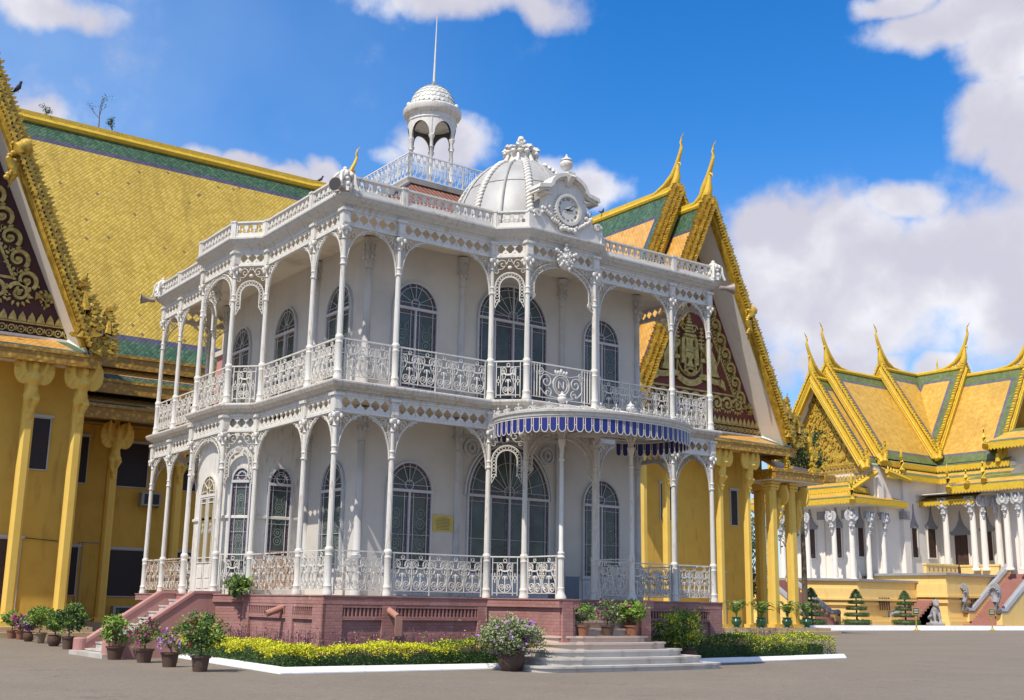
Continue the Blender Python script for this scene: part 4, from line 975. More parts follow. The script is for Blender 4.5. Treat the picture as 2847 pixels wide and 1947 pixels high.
# medallion on the frieze under the clock
m = MB(); mx, mz = 6.05, ZU+HU+.14
m.ell((mx, -.78, mz-.05), (.24, .09, .26), 14, 8)
for k in range(40):
    a = RNG.uniform(0, 2*pi); r = RNG.uniform(.05, .27); m.ell((mx+r*cos(a), -.86+.02*RNG.random(), mz-.05+r*sin(a)*1.05), (.05, .04, .05), 6, 4)
for x, z in ((0, .28), (-.04, .22), (.05, .22), (0, .36), (-.26, .14), (.27, .12), (-.32, .17), (.33, .15)): m.ell((mx+x, -.84, mz+z), (.06, .05, .06), 6, 4)
m.obj('crest_medallion', MAT['iron'], PAV, smooth=60)
# lantern turret
TZ = RZ1+.16; tur = MB()
R6 = .72
tur.lathe([(R6, 2.93), (R6+.06, 2.935), (R6+.10, 2.96), (R6+.19, 3.02), (R6+.22, 3.09), (R6+.22, 3.19), (R6+.17, 3.25), (R6+.03, 3.30), (.02, 3.33)], 36, (CX, CY, TZ))
turret = tur.obj('turret', MAT['iron'], PAV, smooth=30)
aa = atan2(-23.7-CY, -12.1-CX)
band, inn = MB(), MB(); cols = MB()
for k in range(6):
    a0 = aa+k*pi/3; a1 = a0+pi/3; n = 16
    lo = []; 
    for j in range(n+1):
        t = j/n; u = (t-.5)*2; zz = 2.14+.50*sqrt(max(0, 1-(u/.84)**2)) if abs(u) < .84 else 2.04; lo.append(zz)
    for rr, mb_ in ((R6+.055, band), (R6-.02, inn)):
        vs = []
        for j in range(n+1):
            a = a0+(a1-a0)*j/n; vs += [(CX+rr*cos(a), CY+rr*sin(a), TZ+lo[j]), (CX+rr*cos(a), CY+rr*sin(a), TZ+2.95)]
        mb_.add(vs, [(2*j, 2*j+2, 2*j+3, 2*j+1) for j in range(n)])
    x, y = CX+(R6+.02)*cos(a0), CY+(R6+.02)*sin(a0)
    c = MB(); c.lathe([(.10, 0), (.10, .06), (.06, .12), (.06, .7), (.075, .72), (.055, .75), (.05, 1.72), (.075, 1.75), (.05, 1.78), (.055, 2.0), (.10, 2.10), (.10, 2.14), (.07, 2.16)], 12); c.box(-.045, -.045, 2.14, .045, .045, 3.0)
    c.ell((.13*cos(a0), .13*sin(a0), 3.24), (.08, .08, .09), 8, 6); c.obj('turret_column', MAT['iron'], turret, (x, y, TZ), smooth=40)
band.lathe([(R6+.06, 2.74), (R6+.085, 2.77), (R6+.06, 2.8)], 36, (CX, CY, TZ))
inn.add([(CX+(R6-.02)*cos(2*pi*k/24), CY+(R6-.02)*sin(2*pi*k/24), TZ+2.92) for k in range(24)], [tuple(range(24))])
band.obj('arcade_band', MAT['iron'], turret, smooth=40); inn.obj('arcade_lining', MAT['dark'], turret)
m = MB(); n = 40
m.lathe([(.72*cos(t), .82*sin(t)) for t in [k/12*1.45 for k in range(13)]]+[(.03, .83)], 40, (CX, CY, TZ+3.28))
for j in range(7):                                         # fish scales laid in rows
    t = .06+j*.2; r, z = .735*cos(t), .835*sin(t); k2 = max(6, int(30*cos(t)))
    for i in range(k2):
        a = 2*pi*(i+.5*(j % 2))/k2; w = pi*r/k2*1.02
        tx, ty = -sin(a), cos(a); t2 = t+.24; r2_, z2 = .74*cos(t2), .83*sin(t2)
        P0 = lambda s, f: (CX+(r+(r2_-r)*f+.02*(1-f))*cos(a)+s*w*tx, CY+(r+(r2_-r)*f+.02*(1-f))*sin(a)+s*w*ty, TZ+3.28+z+(z2-z)*f)
        m.add([P0(-1, 1), P0(-1, .4), P0(-.7, .12), P0(0, 0), P0(.7, .12), P0(1, .4), P0(1, 1)], [tuple(range(7))])
m.obj('scaled_dome', MAT['scale'], turret)
m = MB(); m.tube([(CX, CY, TZ+4.05), (CX, CY, TZ+4.24), (CX+.02, CY, TZ+4.28), (CX+.06, CY, TZ+6.6)], [.11, .06, .04, .012], 10); m.obj('spire', MAT['iron'], turret)
# ------------------------------------------------------------------ things fixed to the pavilion
pq = MB(); pq.box(3.62, 1.47, Z0+1.64, 4.24, 1.499, Z0+2.05)
o = pq.obj('plaque', MAT['plaque']); tag(o, 'yellow brass notice plaque on the pavilion wall beside the central arched window', 'plaque')
lm = MB()
for k in range(9):
    z = Z0+1.98-k*.036; w = .12 if k == 0 else RNG.uniform(.18, .24); x = 3.93
    while x < 3.93+2*w-.02 and k >= 0:
        q = RNG.uniform(.02, .05); lm.box(x-w, 1.467, z-.008, x-w+q, 1.47, z+.006); x += q+.014
lm.obj('lettering', MAT['ink'], o)
def horn(x, y, z, rz, lab):
    m = MB(); m.lathe([(.17, 0), (.15, .03), (.09, .16), (.06, .26), (.07, .3), (.07, .42), (.03, .44)], 18); m.v = [(a, -.3+c, b) for a, b, c in m.v]
    h = m.mesh('floodlight', MAT['horn'], 40); o = put('floodlight', h, None, (x, y, z), rz); tag(o, lab, 'lamp')
    g_ = MB(); g_.lathe([(.152, -.008), (.145, -.004)], 18); g_.v = [(a, -.3+c, b) for a, b, c in g_.v]; g_.obj('lamp_mouth_shade', MAT['blackgap'], o)  # flat near-black disc stands in for the shaded hollow of the horn
horn(-.30, -.30, ZP+.03, -pi/4-.2, 'brown horn shaped lamp under the crest on the nearest cornice corner of the pavilion')
horn(-.45, 12.45, ZP-.12, -pi/2-.2, 'brown horn shaped lamp sticking out of the pavilion cornice over the yellow roof')
horn(12.42, -.36, ZP-.22, pi/2-.5, 'brown horn shaped lamp sticking out of the pavilion cornice before the white gable soffit')
# pink annex behind the pavilion
m = MB(); m.box(2.35, 12.95, 0, 9.8, 13.6, 9.45); o = m.obj('annex_wall', MAT['annex'], PAV)
m = MB(); m.box(2.25, 12.85, 9.45, 9.9, 13.7, 9.62); m.box(2.25, 12.85, 10.15, 9.9, 13.0, 10.25)
for k in range(38): m.box(2.25+k*.2, 12.88, 9.62, 2.36+k*.2, 12.97, 10.15)
m.obj('annex_balustrade', MAT['iron'], o)
# ------------------------------------------------------------------ yellow palace halls
def remesh(mb, vox, name, mt, smooth=True):
    me = mb.mesh(name, mt); o = bpy.data.objects.new(name, me); COL.objects.link(o)
    r = o.modifiers.new('r', 'REMESH'); r.mode = 'VOXEL'; r.voxel_size = vox
    s_ = o.modifiers.new('s', 'SMOOTH'); s_.iterations = 2; s_.factor = .5
    n = bpy.data.meshes.new_from_object(o.evaluated_get(bpy.context.evaluated_depsgraph_get())); bpy.data.objects.remove(o); bpy.data.meshes.remove(me)
    n.name = name; n.polygons.foreach_set('use_smooth', [True]*len(n.polygons)); return n
def garuda_mb():
    """winged bracket figure with raised arms, feet at z = 0, leaning out towards -y, 2.2 high"""
    m = MB(); Y = lambda z: -.02-.30*(z/2.2)**1.3
    P = lambda x, z, dy=0.: (x, Y(z)+dy, z)
    m.tube([P(0, .55), P(0, .82), P(0, 1.02), P(0, 1.3, -.06), P(0, 1.48, -.03), P(0, 1.62, -.05)], [.18, .22, .19, .28, .2, .1], 10)
    m.ell(P(0, 1.72, -.10), (.14, .16, .18), 10, 8); m.ell(P(0, 1.69, -.22), (.035, .06, .035), 6, 4); m.lathe([(.13, 0), (.14, .03), (.09, .08), (.10, .1), (.05, .16), (.06, .18), (.015, .27)], 10, P(0, 1.80, -.09))
    for s in (-1, 1):
        m.tube([P(s*.16, 1.40), P(s*.34, 1.50, -.02), P(s*.42, 1.82, -.05), P(s*.40, 2.14, -.08)], [.13, .11, .09, .075], 8); m.ell(P(s*.40, 2.16, -.1), (.07, .07, .08), 6, 5)
        m.tube([P(s*.09, .80), P(s*.17, .52, -.10), P(s*.10, .24, .02), P(s*.07, .06, .0)], [.17, .15, .11, .08], 8); m.ell(P(s*.08, .05, -.07), (.06, .12, .05), 6, 5)
        m.tube([P(s*.2, .75), P(s*.26, .62), P(s*.24, .45)], [.05, .06, .02], 6)
        w = [(s*(.36+.38*cos(a)), 1.62+.58*sin(a)) for a in [2*pi*k/18 for k in range(18)]]; w = w if s > 0 else w[::-1]
        m.prism(w, -.24, -.1)
        for k in range(5): a = -1.1+k*.55; m.tube([(s*.3, -.24, 1.62), (s*(.36+.36*cos(a)), -.24, 1.62+.55*sin(a))], .04, 5)
        m.tube([(s*.05, -.05, .95), (s*.2, -.02, .8), (s*.25, .0, .55)], [.05, .06, .03], 6)
    m.tube([(0, .06, .1), (0, -.02, .9), (0, -.1, 1.4)], [.10, .12, .12], 8)
    m.lathe([(.02, -.34), (.10, -.24), (.14, -.12), (.12, -.06), (.17, -.02), (.17, .04)], 10, (0, -.02, 0))
    return m
GAR = remesh(garuda_mb(), .034, 'garuda_figure', MAT['ycol'])
GARW = GAR.copy(); GARW.materials.clear(); GARW.materials.append(MAT['palestone'])
def chofa_mb(s=1., tail=4.):
    """ridge horn: front at -y, its tail runs back along the ridge (+y)"""
    m = MB()
    pts = [(0, tail, 0), (0, tail*.5, .22), (0, tail*.26, .62), (0, .42, 1.25), (0, .02, 2.0), (0, -.32, 2.75), (0, -.50, 3.3), (0, -.44, 3.7), (0, -.50, 4.0), (0, -.80, 4.4)]
    m.tube(pts, [.10, .17, .24, .26, .19, .15, .125, .10, .07, .02], 8)
    m.tube([(0, .5, -.1), (0, .2, .45), (0, .02, 1.0), (0, -.05, 1.6), (0, -.1, 2.0)], [.33, .38, .28, .17, .13], 8)   # breast
    m.tube([(0, -.05, 2.12), (0, -.34, 2.0), (0, -.40, 1.8)], [.14, .10, .02], 6)                                       # beak
    for k in range(6): y = tail*(.9-.14*k); m.ell((0, y, .05+.35*(1-y/tail)**2), (.16, .22, .16), 6, 4)
    m.v = [(x*s, y*s, z*s) for x, y, z in m.v]; return m
def leafpoly(L, w, hook=.3): return [(0, 0), (w*.5, L*.25), (w*.42, L*.55), (w*hook, L), (w*-.1, L*.7), (-w*.4, L*.35)]
def barge_mb(ax, az, fx, fz, y, thick, w, tooth, step, seed=1, rows=1, lip=True):
    """sloping gable board from apex to foot in a plane of constant y, with flame teeth on its outer edge"""
    m = MB(); rr = random.Random(seed); L = hypot(fx-ax, fz-az); dx, dz = (fx-ax)/L, (fz-az)/L
    nx, nz = (-dz, dx) if (-dz)*(fx-ax) > 0 else (dz, -dx)
    if nz < 0: nx, nz = -nx, -nz
    q = [(ax, az), (fx, fz), (fx-nx*w, fz-nz*w), (ax, az-w/abs(nz) if abs(nz) > .2 else az-w)]
    if dx < 0: q = q[::-1]
    m.prism(q, y-thick/2, y+thick/2)
    if lip: m.tube([(ax, y-thick/2-.03, az-w*.45), (fx-nx*w*.45, y-thick/2-.03, fz-nz*w*.45)], w*.13, 6); m.tube([(ax, y-thick/2-.02, az-w*.9), (fx-nx*w*.85, y-thick/2-.02, fz-nz*w*.85)], w*.1, 6)
    n = int(L/step)
    for r in range(rows):
        for k in range(n):
            t = (k+.5*r+.3)/n*L; s_ = tooth*rr.uniform(.8, 1.2); o = .16-.2*r
            s_ *= 1-.22*r; px, pz = ax+dx*t+nx*o, az+dz*t+nz*o
            lp = leafpoly(s_, step*1.7, -.2); yy = y-thick*.5*r-rr.uniform(0, .05)
            ux, uz = -dx, -dz                                # leaves lean towards the apex
            vx, vz = nx*.86+ux*.5, nz*.86+uz*.5
            poly = [(px+ux*a*.9+vx*b, pz+uz*a*.9+vz*b) for a, b in lp]
            ar = sum(p[0]*q_[1]-q_[0]*p[1] for p, q_ in zip(poly, poly[1:]+poly[:1]))
            m.prism(poly if ar < 0 else poly[::-1], yy-thick*.3, yy+thick*.3)
    return m
def flame_mb(h, w, seed, thick=.14):
    """upturned flame ornament at a gable foot, built of overlapping leaves"""
    m = MB(); rr = random.Random(seed)
    for k in range(110):
        t = rr.random(); x = (rr.random()-.5)*w*(1.05-t*.85)+.15*w*sin(t*5); z = t*h*.88; s_ = h*.13*rr.uniform(.6, 1.2); a = (rr.random()-.5)*1.3
        poly = [(x+p*cos(a)+q*sin(a), z-p*sin(a)+q*cos(a)) for p, q in [(u[1], u[0]) for u in leafpoly(s_, s_*.6)]]; y0 = rr.uniform(-thick, thick*.5)
        ar = sum(p[0]*q_[1]-q_[0]*p[1] for p, q_ in zip(poly, poly[1:]+poly[:1]))
        m.prism(poly if ar < 0 else poly[::-1], y0, y0+thick*.5)
    m.tube([(0, 0, -.1), (w*.12, 0, h*.4), (-.05*w, 0, h*.75), (.04*w, 0, h)], [w*.22, w*.17, w*.09, .02], 7); return m
def banded(mb, A, B, C, D, ub, vb, fn):
    """quad A B (lower edge) C D (upper edge) cut at distances ub along it and vb up the slope; fn(i, j) -> material index"""
    A, B, C, D = map(Vector, (A, B, C, D)); LU = (B-A).length; LV = (D-A).length
    us = [0]+ub+[LU]; vs_ = [0]+vb+[LV]
    def pt(u, v): s_, t = u/LU, v/LV; return (A*(1-s_)+B*s_)*(1-t)+(D*(1-s_)+C*s_)*t
    base = (A-Vector((0, 0, 0)))@(B-A).normalized()
    for i in range(len(us)-1):
        for j in range(len(vs_)-1):
            q = [(us[i], vs_[j]), (us[i+1], vs_[j]), (us[i+1], vs_[j+1]), (us[i], vs_[j+1])]
            mb.add([pt(*p) for p in q], [(0, 1, 2, 3)], fn(i, j), [[(p[0]+base, p[1]) for p in q]])
TM = [MAT['ytile'], MAT['gtile'], MAT['btile']]; TO = [MAT['otile'], MAT['gtile'], MAT['btile']]
def border_fn(nu, nv):
    def fn(i, j):
        e = min(i, nu-1-i, j, nv-1-j); return 1 if e == 0 else (2 if e == 1 else 0)
    return fn
def scroll_row(mb, p0, p1, size, y, depth, flip=1):
    """a running row of leafy C-scrolls between two points of the x-z plane"""
    L = hypot(p1[0]-p0[0], p1[1]-p0[1]); n = max(1, round(L/(size*.98))); st = L/n; a = atan2(p1[1]-p0[1], p1[0]-p0[0]); q = MB()
    for k in range(n):
        x = (k+.5)*st; f = flip
        q.bar([(x+(px), pz*f) for px, pz in spiral(0, 0, size*.46, size*.08, -pi*.9, 1.7*pi, 20)], size*.16, depth, taper=lambda t: 1.2-.8*t)
        q.ell((x, 0, 0), (size*.14, depth*.6, size*.14), 7, 5)
        for m_ in range(7):
            b = pi*.1+m_*.42; lp = leafpoly(size*.24, size*.15); ca, sa = cos(b-pi/2), sin(b-pi/2)
            poly = [(x+size*.42*cos(b)+c*ca-d_*sa, f*(size*.42*sin(b)+c*sa+d_*ca)) for c, d_ in lp]
            q.prism(poly if f < 0 else poly[::-1], -depth*.4, depth*.4)
        for m_ in range(2): q.ell((x+st*.45, 0, f*(-.2+.3*m_)*size), (size*.1, depth*.5, size*.14), 6, 4)
    M = Matrix.Translation((p0[0], y, p0[1])) @ Matrix.Rotation(-a, 4, 'Y')
    mb.join(q, M)
def frieze_row(mb, x0, x1, z, h, y, n):
    """band of pointed leaves and rosettes"""
    c = (x1-x0)/n
    mb.box(x0, y-.02, z, x1, y+.02, z+h*.08); mb.box(x0, y-.05, z+h*.52, x1, y+.02, z+h*.58)
    for k in range(n):
        x = x0+(k+.5)*c
        mb.ring(x, z+h*.28, c*.36, c*.13, .07, y-.02, 9); mb.ell((x, y-.02, z+h*.28), (c*.15, .05, c*.15), 6, 4)
        mb.prism([(x-c*.48, z+h*.6), (x+c*.48, z+h*.6), (x+c*.3, z+h*.82), (x, z+h), (x-c*.3, z+h*.82)], y-.05, y)
        mb.ell((x+c/2, y-.02, z+h*.3), (c*.1, .04, h*.12), 5, 4)
def sqcol(x, y, z0, z1, w, root, mt, cap=True):
    m = MB(); h = w/2; c = h*.45
    oc = [(x-h+c, y-h), (x+h-c, y-h), (x+h, y-h+c), (x+h, y+h-c), (x+h-c, y+h), (x-h+c, y+h), (x-h, y+h-c), (x-h, y-h+c)]
    m.slab(oc, z0, z1); m.box(x-h*1.25, y-h*1.25, z0, x+h*1.25, y+h*1.25, z0+.18)
    if cap:
        for k, g_ in enumerate((1.1, 1.22, 1.36)): m.box(x-h*g_, y-h*g_, z1-.5+k*.17, x+h*g_, y+h*g_, z1-.5+k*.17+.12)
    return m.obj('column', mt, root)
def gar(x, y, z, root, rz=0., s=1., me=None):
    o = put('garuda_figure', me or GAR, root, (x, y, z), rz); o.scale = (s, s, s); return o
AZ, FZ, HW, YB, YP = 23.4, 10.6, 6.0, 19.8, 21.6
def wing(root, xc, y_back, panel, seed):
    sl2 = (AZ-FZ)/HW
    # roof: short front tier and a higher tier behind it
    r = MB(); yt = 22.3; up2 = 1.5
    for s in (-1, 1):
        for (ya, yb, dz, ex) in ((YB+.1, yt+.4, 0, 0), (yt, y_back, up2, .1)):
            A = (xc+s*(HW+.1), ya, FZ-.2+dz*0+dz); B = (xc+s*(HW+.1), yb, FZ-.2+dz); C = (xc, yb, AZ+dz); D = (xc, ya, AZ+dz)
            if s < 0: A, B, C, D = B, A, D, C
            W_ = yb-ya; g1 = .95 if W_ > 4 else .5; g2 = .2
            banded(r, A, B, C, D, [g1, g1+g2, W_-g1-g2, W_-g1], [1.0, 1.2, hypot(HW, AZ-FZ)-1.55, hypot(HW, AZ-FZ)-1.35], border_fn(5, 5))
    r.obj('roof', TM if panel == 'maroon' else TO, root)
    for ya, yb, dz in ((YB-.1, yt, 0), (yt-.15, y_back, up2)): c = MB(); c.tube([(xc, ya, AZ+dz+.05), (xc, yb, AZ+dz+.05)], .17, 8); c.box(xc-.1, ya, AZ+dz, xc+.1, yb, AZ+dz+.38); c.obj('ridge_cap', MAT['ypaint'], root)
    for ya, dz in ((YB, 0), (yt, up2)):
        q = chofa_mb(.74 if dz else .78, 5.2 if dz else 2.8); q.xf(T(xc, ya, AZ+dz+.1)); q.obj('ridge_horn', MAT['ypaint'], root, smooth=50)
        for s in (-1, 1):
            b = barge_mb(xc, AZ+dz+.15, xc+s*HW*(1 if not dz else .96), FZ+(0 if not dz else dz+.5), ya-.02, .34, .34 if not dz else .62, .44 if not dz else .34, .17, seed+s+2, 3)
            b.obj('bargeboard', MAT['gold'], root)
            # inner cheek board of each gable, carved
            i_ = MB(); L = hypot(HW, AZ-FZ)
            if not dz:
                hk = MB(); hx, hz = xc+s*2.75, AZ-2.75*sl2-.35
                hk.tube([(hx+s*.25, YB-.25, hz+.5), (hx-s*.12, YB-.35, hz+.25), (hx-s*.28, YB-.35, hz-.25), (hx-s*.12, YB-.33, hz-.75), (hx-s*.26, YB-.3, hz-1.25)], [.3, .28, .22, .16, .04], 8)
                for k in range(12): hk.ell((hx-s*.25+.12*sin(k), YB-.4, hz+.4-k*.12), (.12, .1, .1), 6, 4)
                hk.obj('serpent_hook', MAT['gold'], root, smooth=50)
                f = flame_mb(2.4, 1.0, seed+9); f.xf(T(xc+s*(HW-.45), YB-.3, FZ+.25)); f.obj('foot_flame', MAT['gold'], root, smooth=50)
                f = flame_mb(2.0, 1.0, seed+5); f.xf(T(xc+s*(HW+.25), YB-.2, FZ-.3) @ Matrix.Rotation(s*.22, 4, 'Y')); f.obj('foot_flame', MAT['gold'], root, smooth=50)
    # white soffit strips between board and pediment
    for s in (-1, 1):
        w = MB(); w.add([(xc+s*HW, YB+.1, FZ-.35), (xc+s*HW, YP+.5, FZ-.35), (xc, YP+.5, AZ-.55), (xc, YB+.1, AZ-.55)], [(0, 1, 2, 3)])
        q = [(xc+s*(HW-.16), FZ-.2), (xc, AZ-.62), (xc, AZ-1.25), (xc+s*(HW-.46), FZ-.2)]
        w.obj('gable_soffit', MAT['whitewall'], root)
    # pediment
    pz = FZ+.35; p = MB(); hb = HW-.15; p.prism([(xc-hb, pz), (xc+hb, pz), (xc, AZ-.6)], YP, YP+.2); ped = p.obj('pediment', MAT[panel], root)
    g_ = MB(); frieze_row(g_, xc-hb+.1, xc+hb-.1, pz, .95, YP-.03, 34); g_.obj('leaf_frieze', MAT['goldp'], ped)
    g_ = MB(); zb = pz+1.75; iw = hb-1.05-.62
    top = zb+iw*sl2
    for s in (-1, 1): scroll_row(g_, (xc+s*(iw-.1), zb), (xc, top-.2), .86, YP-.03, .18, s)
    scroll_row(g_, (xc-iw+.1, zb-.1), (xc+iw-.1, zb-.1), .86, YP-.03, .18, -1)
    for s in (-1, 1):
        g_.bar([(xc+s*(iw-.75), zb+.42), (xc, top-1.75)], .1, .1, YP-.03)
        f = flame_mb(1.0, .8, seed+3); f.xf(T(xc+s*(iw+.2), YP-.04, zb-.1) @ Matrix.Rotation(s*1.35, 4, 'Y')); g_.join(f)
    g_.bar([(xc-iw+.75, zb+.42), (xc+iw-.75, zb+.42)], .1, .1, YP-.03)
    g_.obj('scroll_border', MAT['goldp'], ped)
    # skirt roof, fascia and ceiling
    k = MB(); x0, x1 = xc-HW-.25, xc+HW+.25
    banded(k, (x0, YB-.1, FZ-.42), (x1, YB-.1, FZ-.42), (x1-.6, YP-.02, FZ+.36), (x0+.6, YP-.02, FZ+.36), [.55, .8, x1-x0-.8, x1-x0-.55], [.38, .55, 1.4], lambda i, j: 1 if j == 0 or i in (0, 4) else (2 if j == 1 else 0))
    k.obj('skirt_roof', TO, root)
    k = MB(); k.box(x0+.5, YP-.12, FZ+.3, x1-.5, YP-.01, FZ+.42)
    for s in (-1, 1): xx = xc+s*(HW+.25); k.tube([(xx, YB-.08, FZ-.38), (xx-s*.25, YB+.5, FZ-.12), (xx-s*.6, YP-.05, FZ+.38)], .09, 6)
    k.obj('white_trim', MAT['whitewall'], root)
    k = MB(); k.box(x0, YB-.16, FZ-.9, x1, YB, FZ-.42); k.box(x0-.03, YB-.2, FZ-.52, x1+.03, YB, FZ-.40); k.box(x1-.16, YB, FZ-.9, x1, YP+6, FZ-.42); k.box(x0, YB, FZ-.9, x0+.16, YP+6, FZ-.42); k.obj('fascia', MAT['fascia'], root)
    k = MB(); k.box(x0+.16, YB, FZ-.66, x1-.16, YP+6, FZ-.60); k.obj('eave_soffit', MAT['whitewall'], root)
def simple_window(root, x0, z0, x1, z1, y, mt='blackgap', lab='window'):
    f = MB(); w = .04
    for a in ((x0-w, z0-w, x1+w, z0), (x0-w, z1, x1+w, z1+w), (x0-w, z0, x0, z1), (x1, z0, x1+w, z1)): f.box(a[0], y-.06, a[1], a[2], y-.002, a[3])
    f.box(x0-.12, y-.1, z1+w, x1+.12, y-.002, z1+w+.1); o = f.obj(lab, MAT['frame'], root)
    g_ = MB(); g_.box(x0, y-.02, z0, x1, y-.003, z1)
    n = int((z1-z0)/.16)
    for k in range(n): g_.box(x0+.03, y-.03, z0+.05+k*.16, x1-.03, y-.02, z0+.15+k*.16)
    g_.obj('shutter', MAT[mt], o); return o
# ---- left hall
XA = -6.2
HA = thing('palace_hall', 'large yellow hall with a maroon gable and a long steep yellow roof edged in green', 'palace', (XA, 24, 0)); ABSROOT.add(HA.name)
wing(HA, XA, 36.5, 'maroon', 11)
m = MB(); m.box(-11.6, YP, .35, -.15, 30.2, FZ-.6); m.obj('wall', MAT['ywall'], HA)
m = MB(); m.box(-11.9, 19.4, 0, .7, 30.5, .36); m.box(-12.2, 19.05, 0, 1.0, 30.5, .18); m.obj('base_steps', MAT['paving'], HA)
for x in (-.24, -2.0, -9.5, -11.26): sqcol(x, 20.4, .36, FZ-.62, .40, HA, MAT['ycol'], False); gar(x, 20.25, 7.9, HA, 0, .97)
simple_window(HA, -1.78, 6.03, -.9, 7.93, YP); simple_window(HA, -2.75, .36, -1.52, 3.42, YP, 'shutter', 'door'); simple_window(HA, -5.2, 6.03, -4.3, 7.93, YP)
m = MB(); m.tube([(-11, YP-.04, 3.5), (-6, YP-.04, 3.44), (-1.5, YP-.04, 3.5), (-.2, YP-.04, 3.42)], .018, 5); m.obj('cable', MAT['wood'], HA)
m = MB()
xa, xb = -.6, 18.3
Ls = hypot(8.2, 25.2-12.0)
banded(m, (xa, 27.8, 12.0), (xb, 27.8, 12.0), (xb, 36, 25.2), (xa, 36, 25.2), [], [.95, 1.3, Ls-1.45, Ls-1.1], lambda i, j: (1, 2, 0, 2, 1)[j])
banded(m, (xb, 44.2, 12.0), (xa, 44.2, 12.0), (xa, 36, 25.2), (xb, 36, 25.2), [], [.95, 1.3, Ls-1.45, Ls-1.1], lambda i, j: (1, 2, 0, 2, 1)[j])
m.obj('main_roof', TM, HA)
m = MB()
banded(m, (xa, 27.3, 10.75), (xb+.6, 27.3, 10.75), (xb+.6, 28.3, 11.6), (xa, 28.3, 11.6), [], [.35, .5, 1.0, 1.15], lambda i, j: (1, 2, 0, 2, 1)[j]); m.obj('tier_roof', TO, HA); m = MB()
banded(m, (xa, 26.9, 9.55), (xb+1, 26.9, 9.55), (xb+1, 28.4, 10.3), (xa, 28.4, 10.3), [], [.3, .42, 1.2, 1.35], lambda i, j: (1, 2, 0, 2, 1)[j])
m.obj('tier_roof', TO, HA)
for y, z, h in ((27.65, 11.4, .62), (27.15, 10.15, .62), (26.75, 8.95, .62)): m = MB(); m.box(xa, y, z, xb+.9, y+.16, z+h); m.box(xa, y-.06, z+h-.14, xb+.9, y+.1, z+h); m.obj('eave_fascia', MAT['fascia'], HA)
m = MB(); m.box(xa, 28.3, 10.3, xb, 28.5, 11.5); m.box(xa, 28.3, 9.0, xb, 28.5, 10.2); m.obj('eave_gap_shade', MAT['dark'], HA)  # dark boards stand in for the shade between the roof tiers
m = MB(); m.box(xa, 26.9, 9.12, xb, 30.2, 9.2); m.obj('eave_ceiling', MAT['ywall'], HA)
m = MB(); m.box(-.15, 30, .35, xb, 42, 9.1); m.prism([(27.8, 12), (44.2, 12), (36, 25.1)], xa, xb-.3) if False else None
m.add([(xb-.3, 27.9, 9), (xb-.3, 44.1, 9), (xb-.3, 44.1, 12), (xb-.3, 36, 25), (xb-.3, 27.9, 12)], [(0, 1, 2, 3, 4)]); m.obj('hall_wall', MAT['ywall'], HA)
m = MB(); m.box(1.0, 26.9, 0, xb+1, 30.5, .36); m.obj('base_step', MAT['paving'], HA)
for x in (3.63, 6.66, 9.7, 12.7): sqcol(x, 28.5, .36, 9.12, .42, HA, MAT['ycol'], False); gar(x, 28.35, 6.8, HA, 0, 1.02)
for x0, x1 in ((4.22, 5.9), (7.15, 8.8), (10.2, 11.8)): simple_window(HA, x0, 1.47, x1, 3.5, 30); simple_window(HA, x0+.1, 6.4, x1-.2, 8.4, 30)
simple_window(HA, 1.9, 6.43, 2.93, 8.5, 30); simple_window(HA, 1.9, 1.48, 2.9, 3.55, 30)
m = MB(); m.tube([(xa, 36, 25.3), (16, 36, 25.3), (xb, 36, 25.6)], .22, 8); m.box(xa, 35.85, 25.15, xb, 36.15, 25.7); m.obj('ridge_cap', MAT['ypaint'], HA)
q = chofa_mb(.7, 3.5); q.xf(T(xb+.3, 36, 25.5, pi/2)); q.obj('ridge_horn', MAT['ypaint'], HA, smooth=50)
m = MB(); m.tube([(2.95, 29.97, 1.2), (2.95, 29.97, 3.8), (4.0, 29.97, 3.8)], .035, 6); m.tube([(3.1, 29.97, 3.8), (3.1, 29.97, .8)], .02, 5); m.obj('wall_pipe', MAT['steel'], HA)
# ---- right hall
XB = 32.6
HB = thing('palace_hall', 'yellow hall whose dark red gable carries a gold coat of arms', 'palace', (XB, 24, 0)); ABSROOT.add(HB.name)
wing(HB, XB, 46, 'redpanel', 31)
m = MB(); m.box(XB-4.9, YP, .35, XB+4.45, 44, FZ-.6); m.box(XB+4.45, YP+.6, 8.0, XB+6.3, 24, FZ-.6); m.obj('wall', MAT['ywall'], HB)
m = MB(); m.box(XB-6, 19.4, 0, 41.0, 30, .36); m.box(XB-6.3, 19.0, 0, 41.4, 30, .18); m.obj('base_steps', MAT['paving'], HB)
for x in (29.6, 33.5, 35.62): sqcol(x, 20.4, .36, FZ-.62, .36, HB, MAT['ycol'], False); gar(x, 20.25, 7.75, HB, 0, 1.0)
sqcol(28.0, 20.4, .36, FZ-.62, .36, HB, MAT['ycol'], False)
simple_window(HB, 30.3, 5.85, 31.43, 7.75, YP); simple_window(HB, 35.6, 5.85, 36.1, 7.75, YP); simple_window(HB, 34.6, .36, 34.98, 3.2, YP, 'shutter', 'door')
for x, y in ((37.78, 20.6), (39.36, 20.6), (39.05, 22.6), (37.78, 22.6)): sqcol(x, y, .36, 8.35, .56, HB, MAT['ycol'])
for x, y, r in ((38.25, 20.6, pi/2), (39.85, 20.5, pi/2)): gar(x, y, 6.0, HB, r, .98)
m = MB(); m.box(37.2, 19.75, 8.35, 41.3, 23.4, 8.42); m.obj('porch_ceiling', MAT['whitewall'], HB)
m = MB(); m.box(37.15, 19.65, 8.42, 41.35, 23.4, 8.92); m.box(37.1, 19.6, 8.82, 41.4, 23.4, 8.96); m.box(41.2, 19.5, 8.5, 42.1, 20.0, 8.9)
m.obj('porch_fascia', MAT['fascia'], HB)
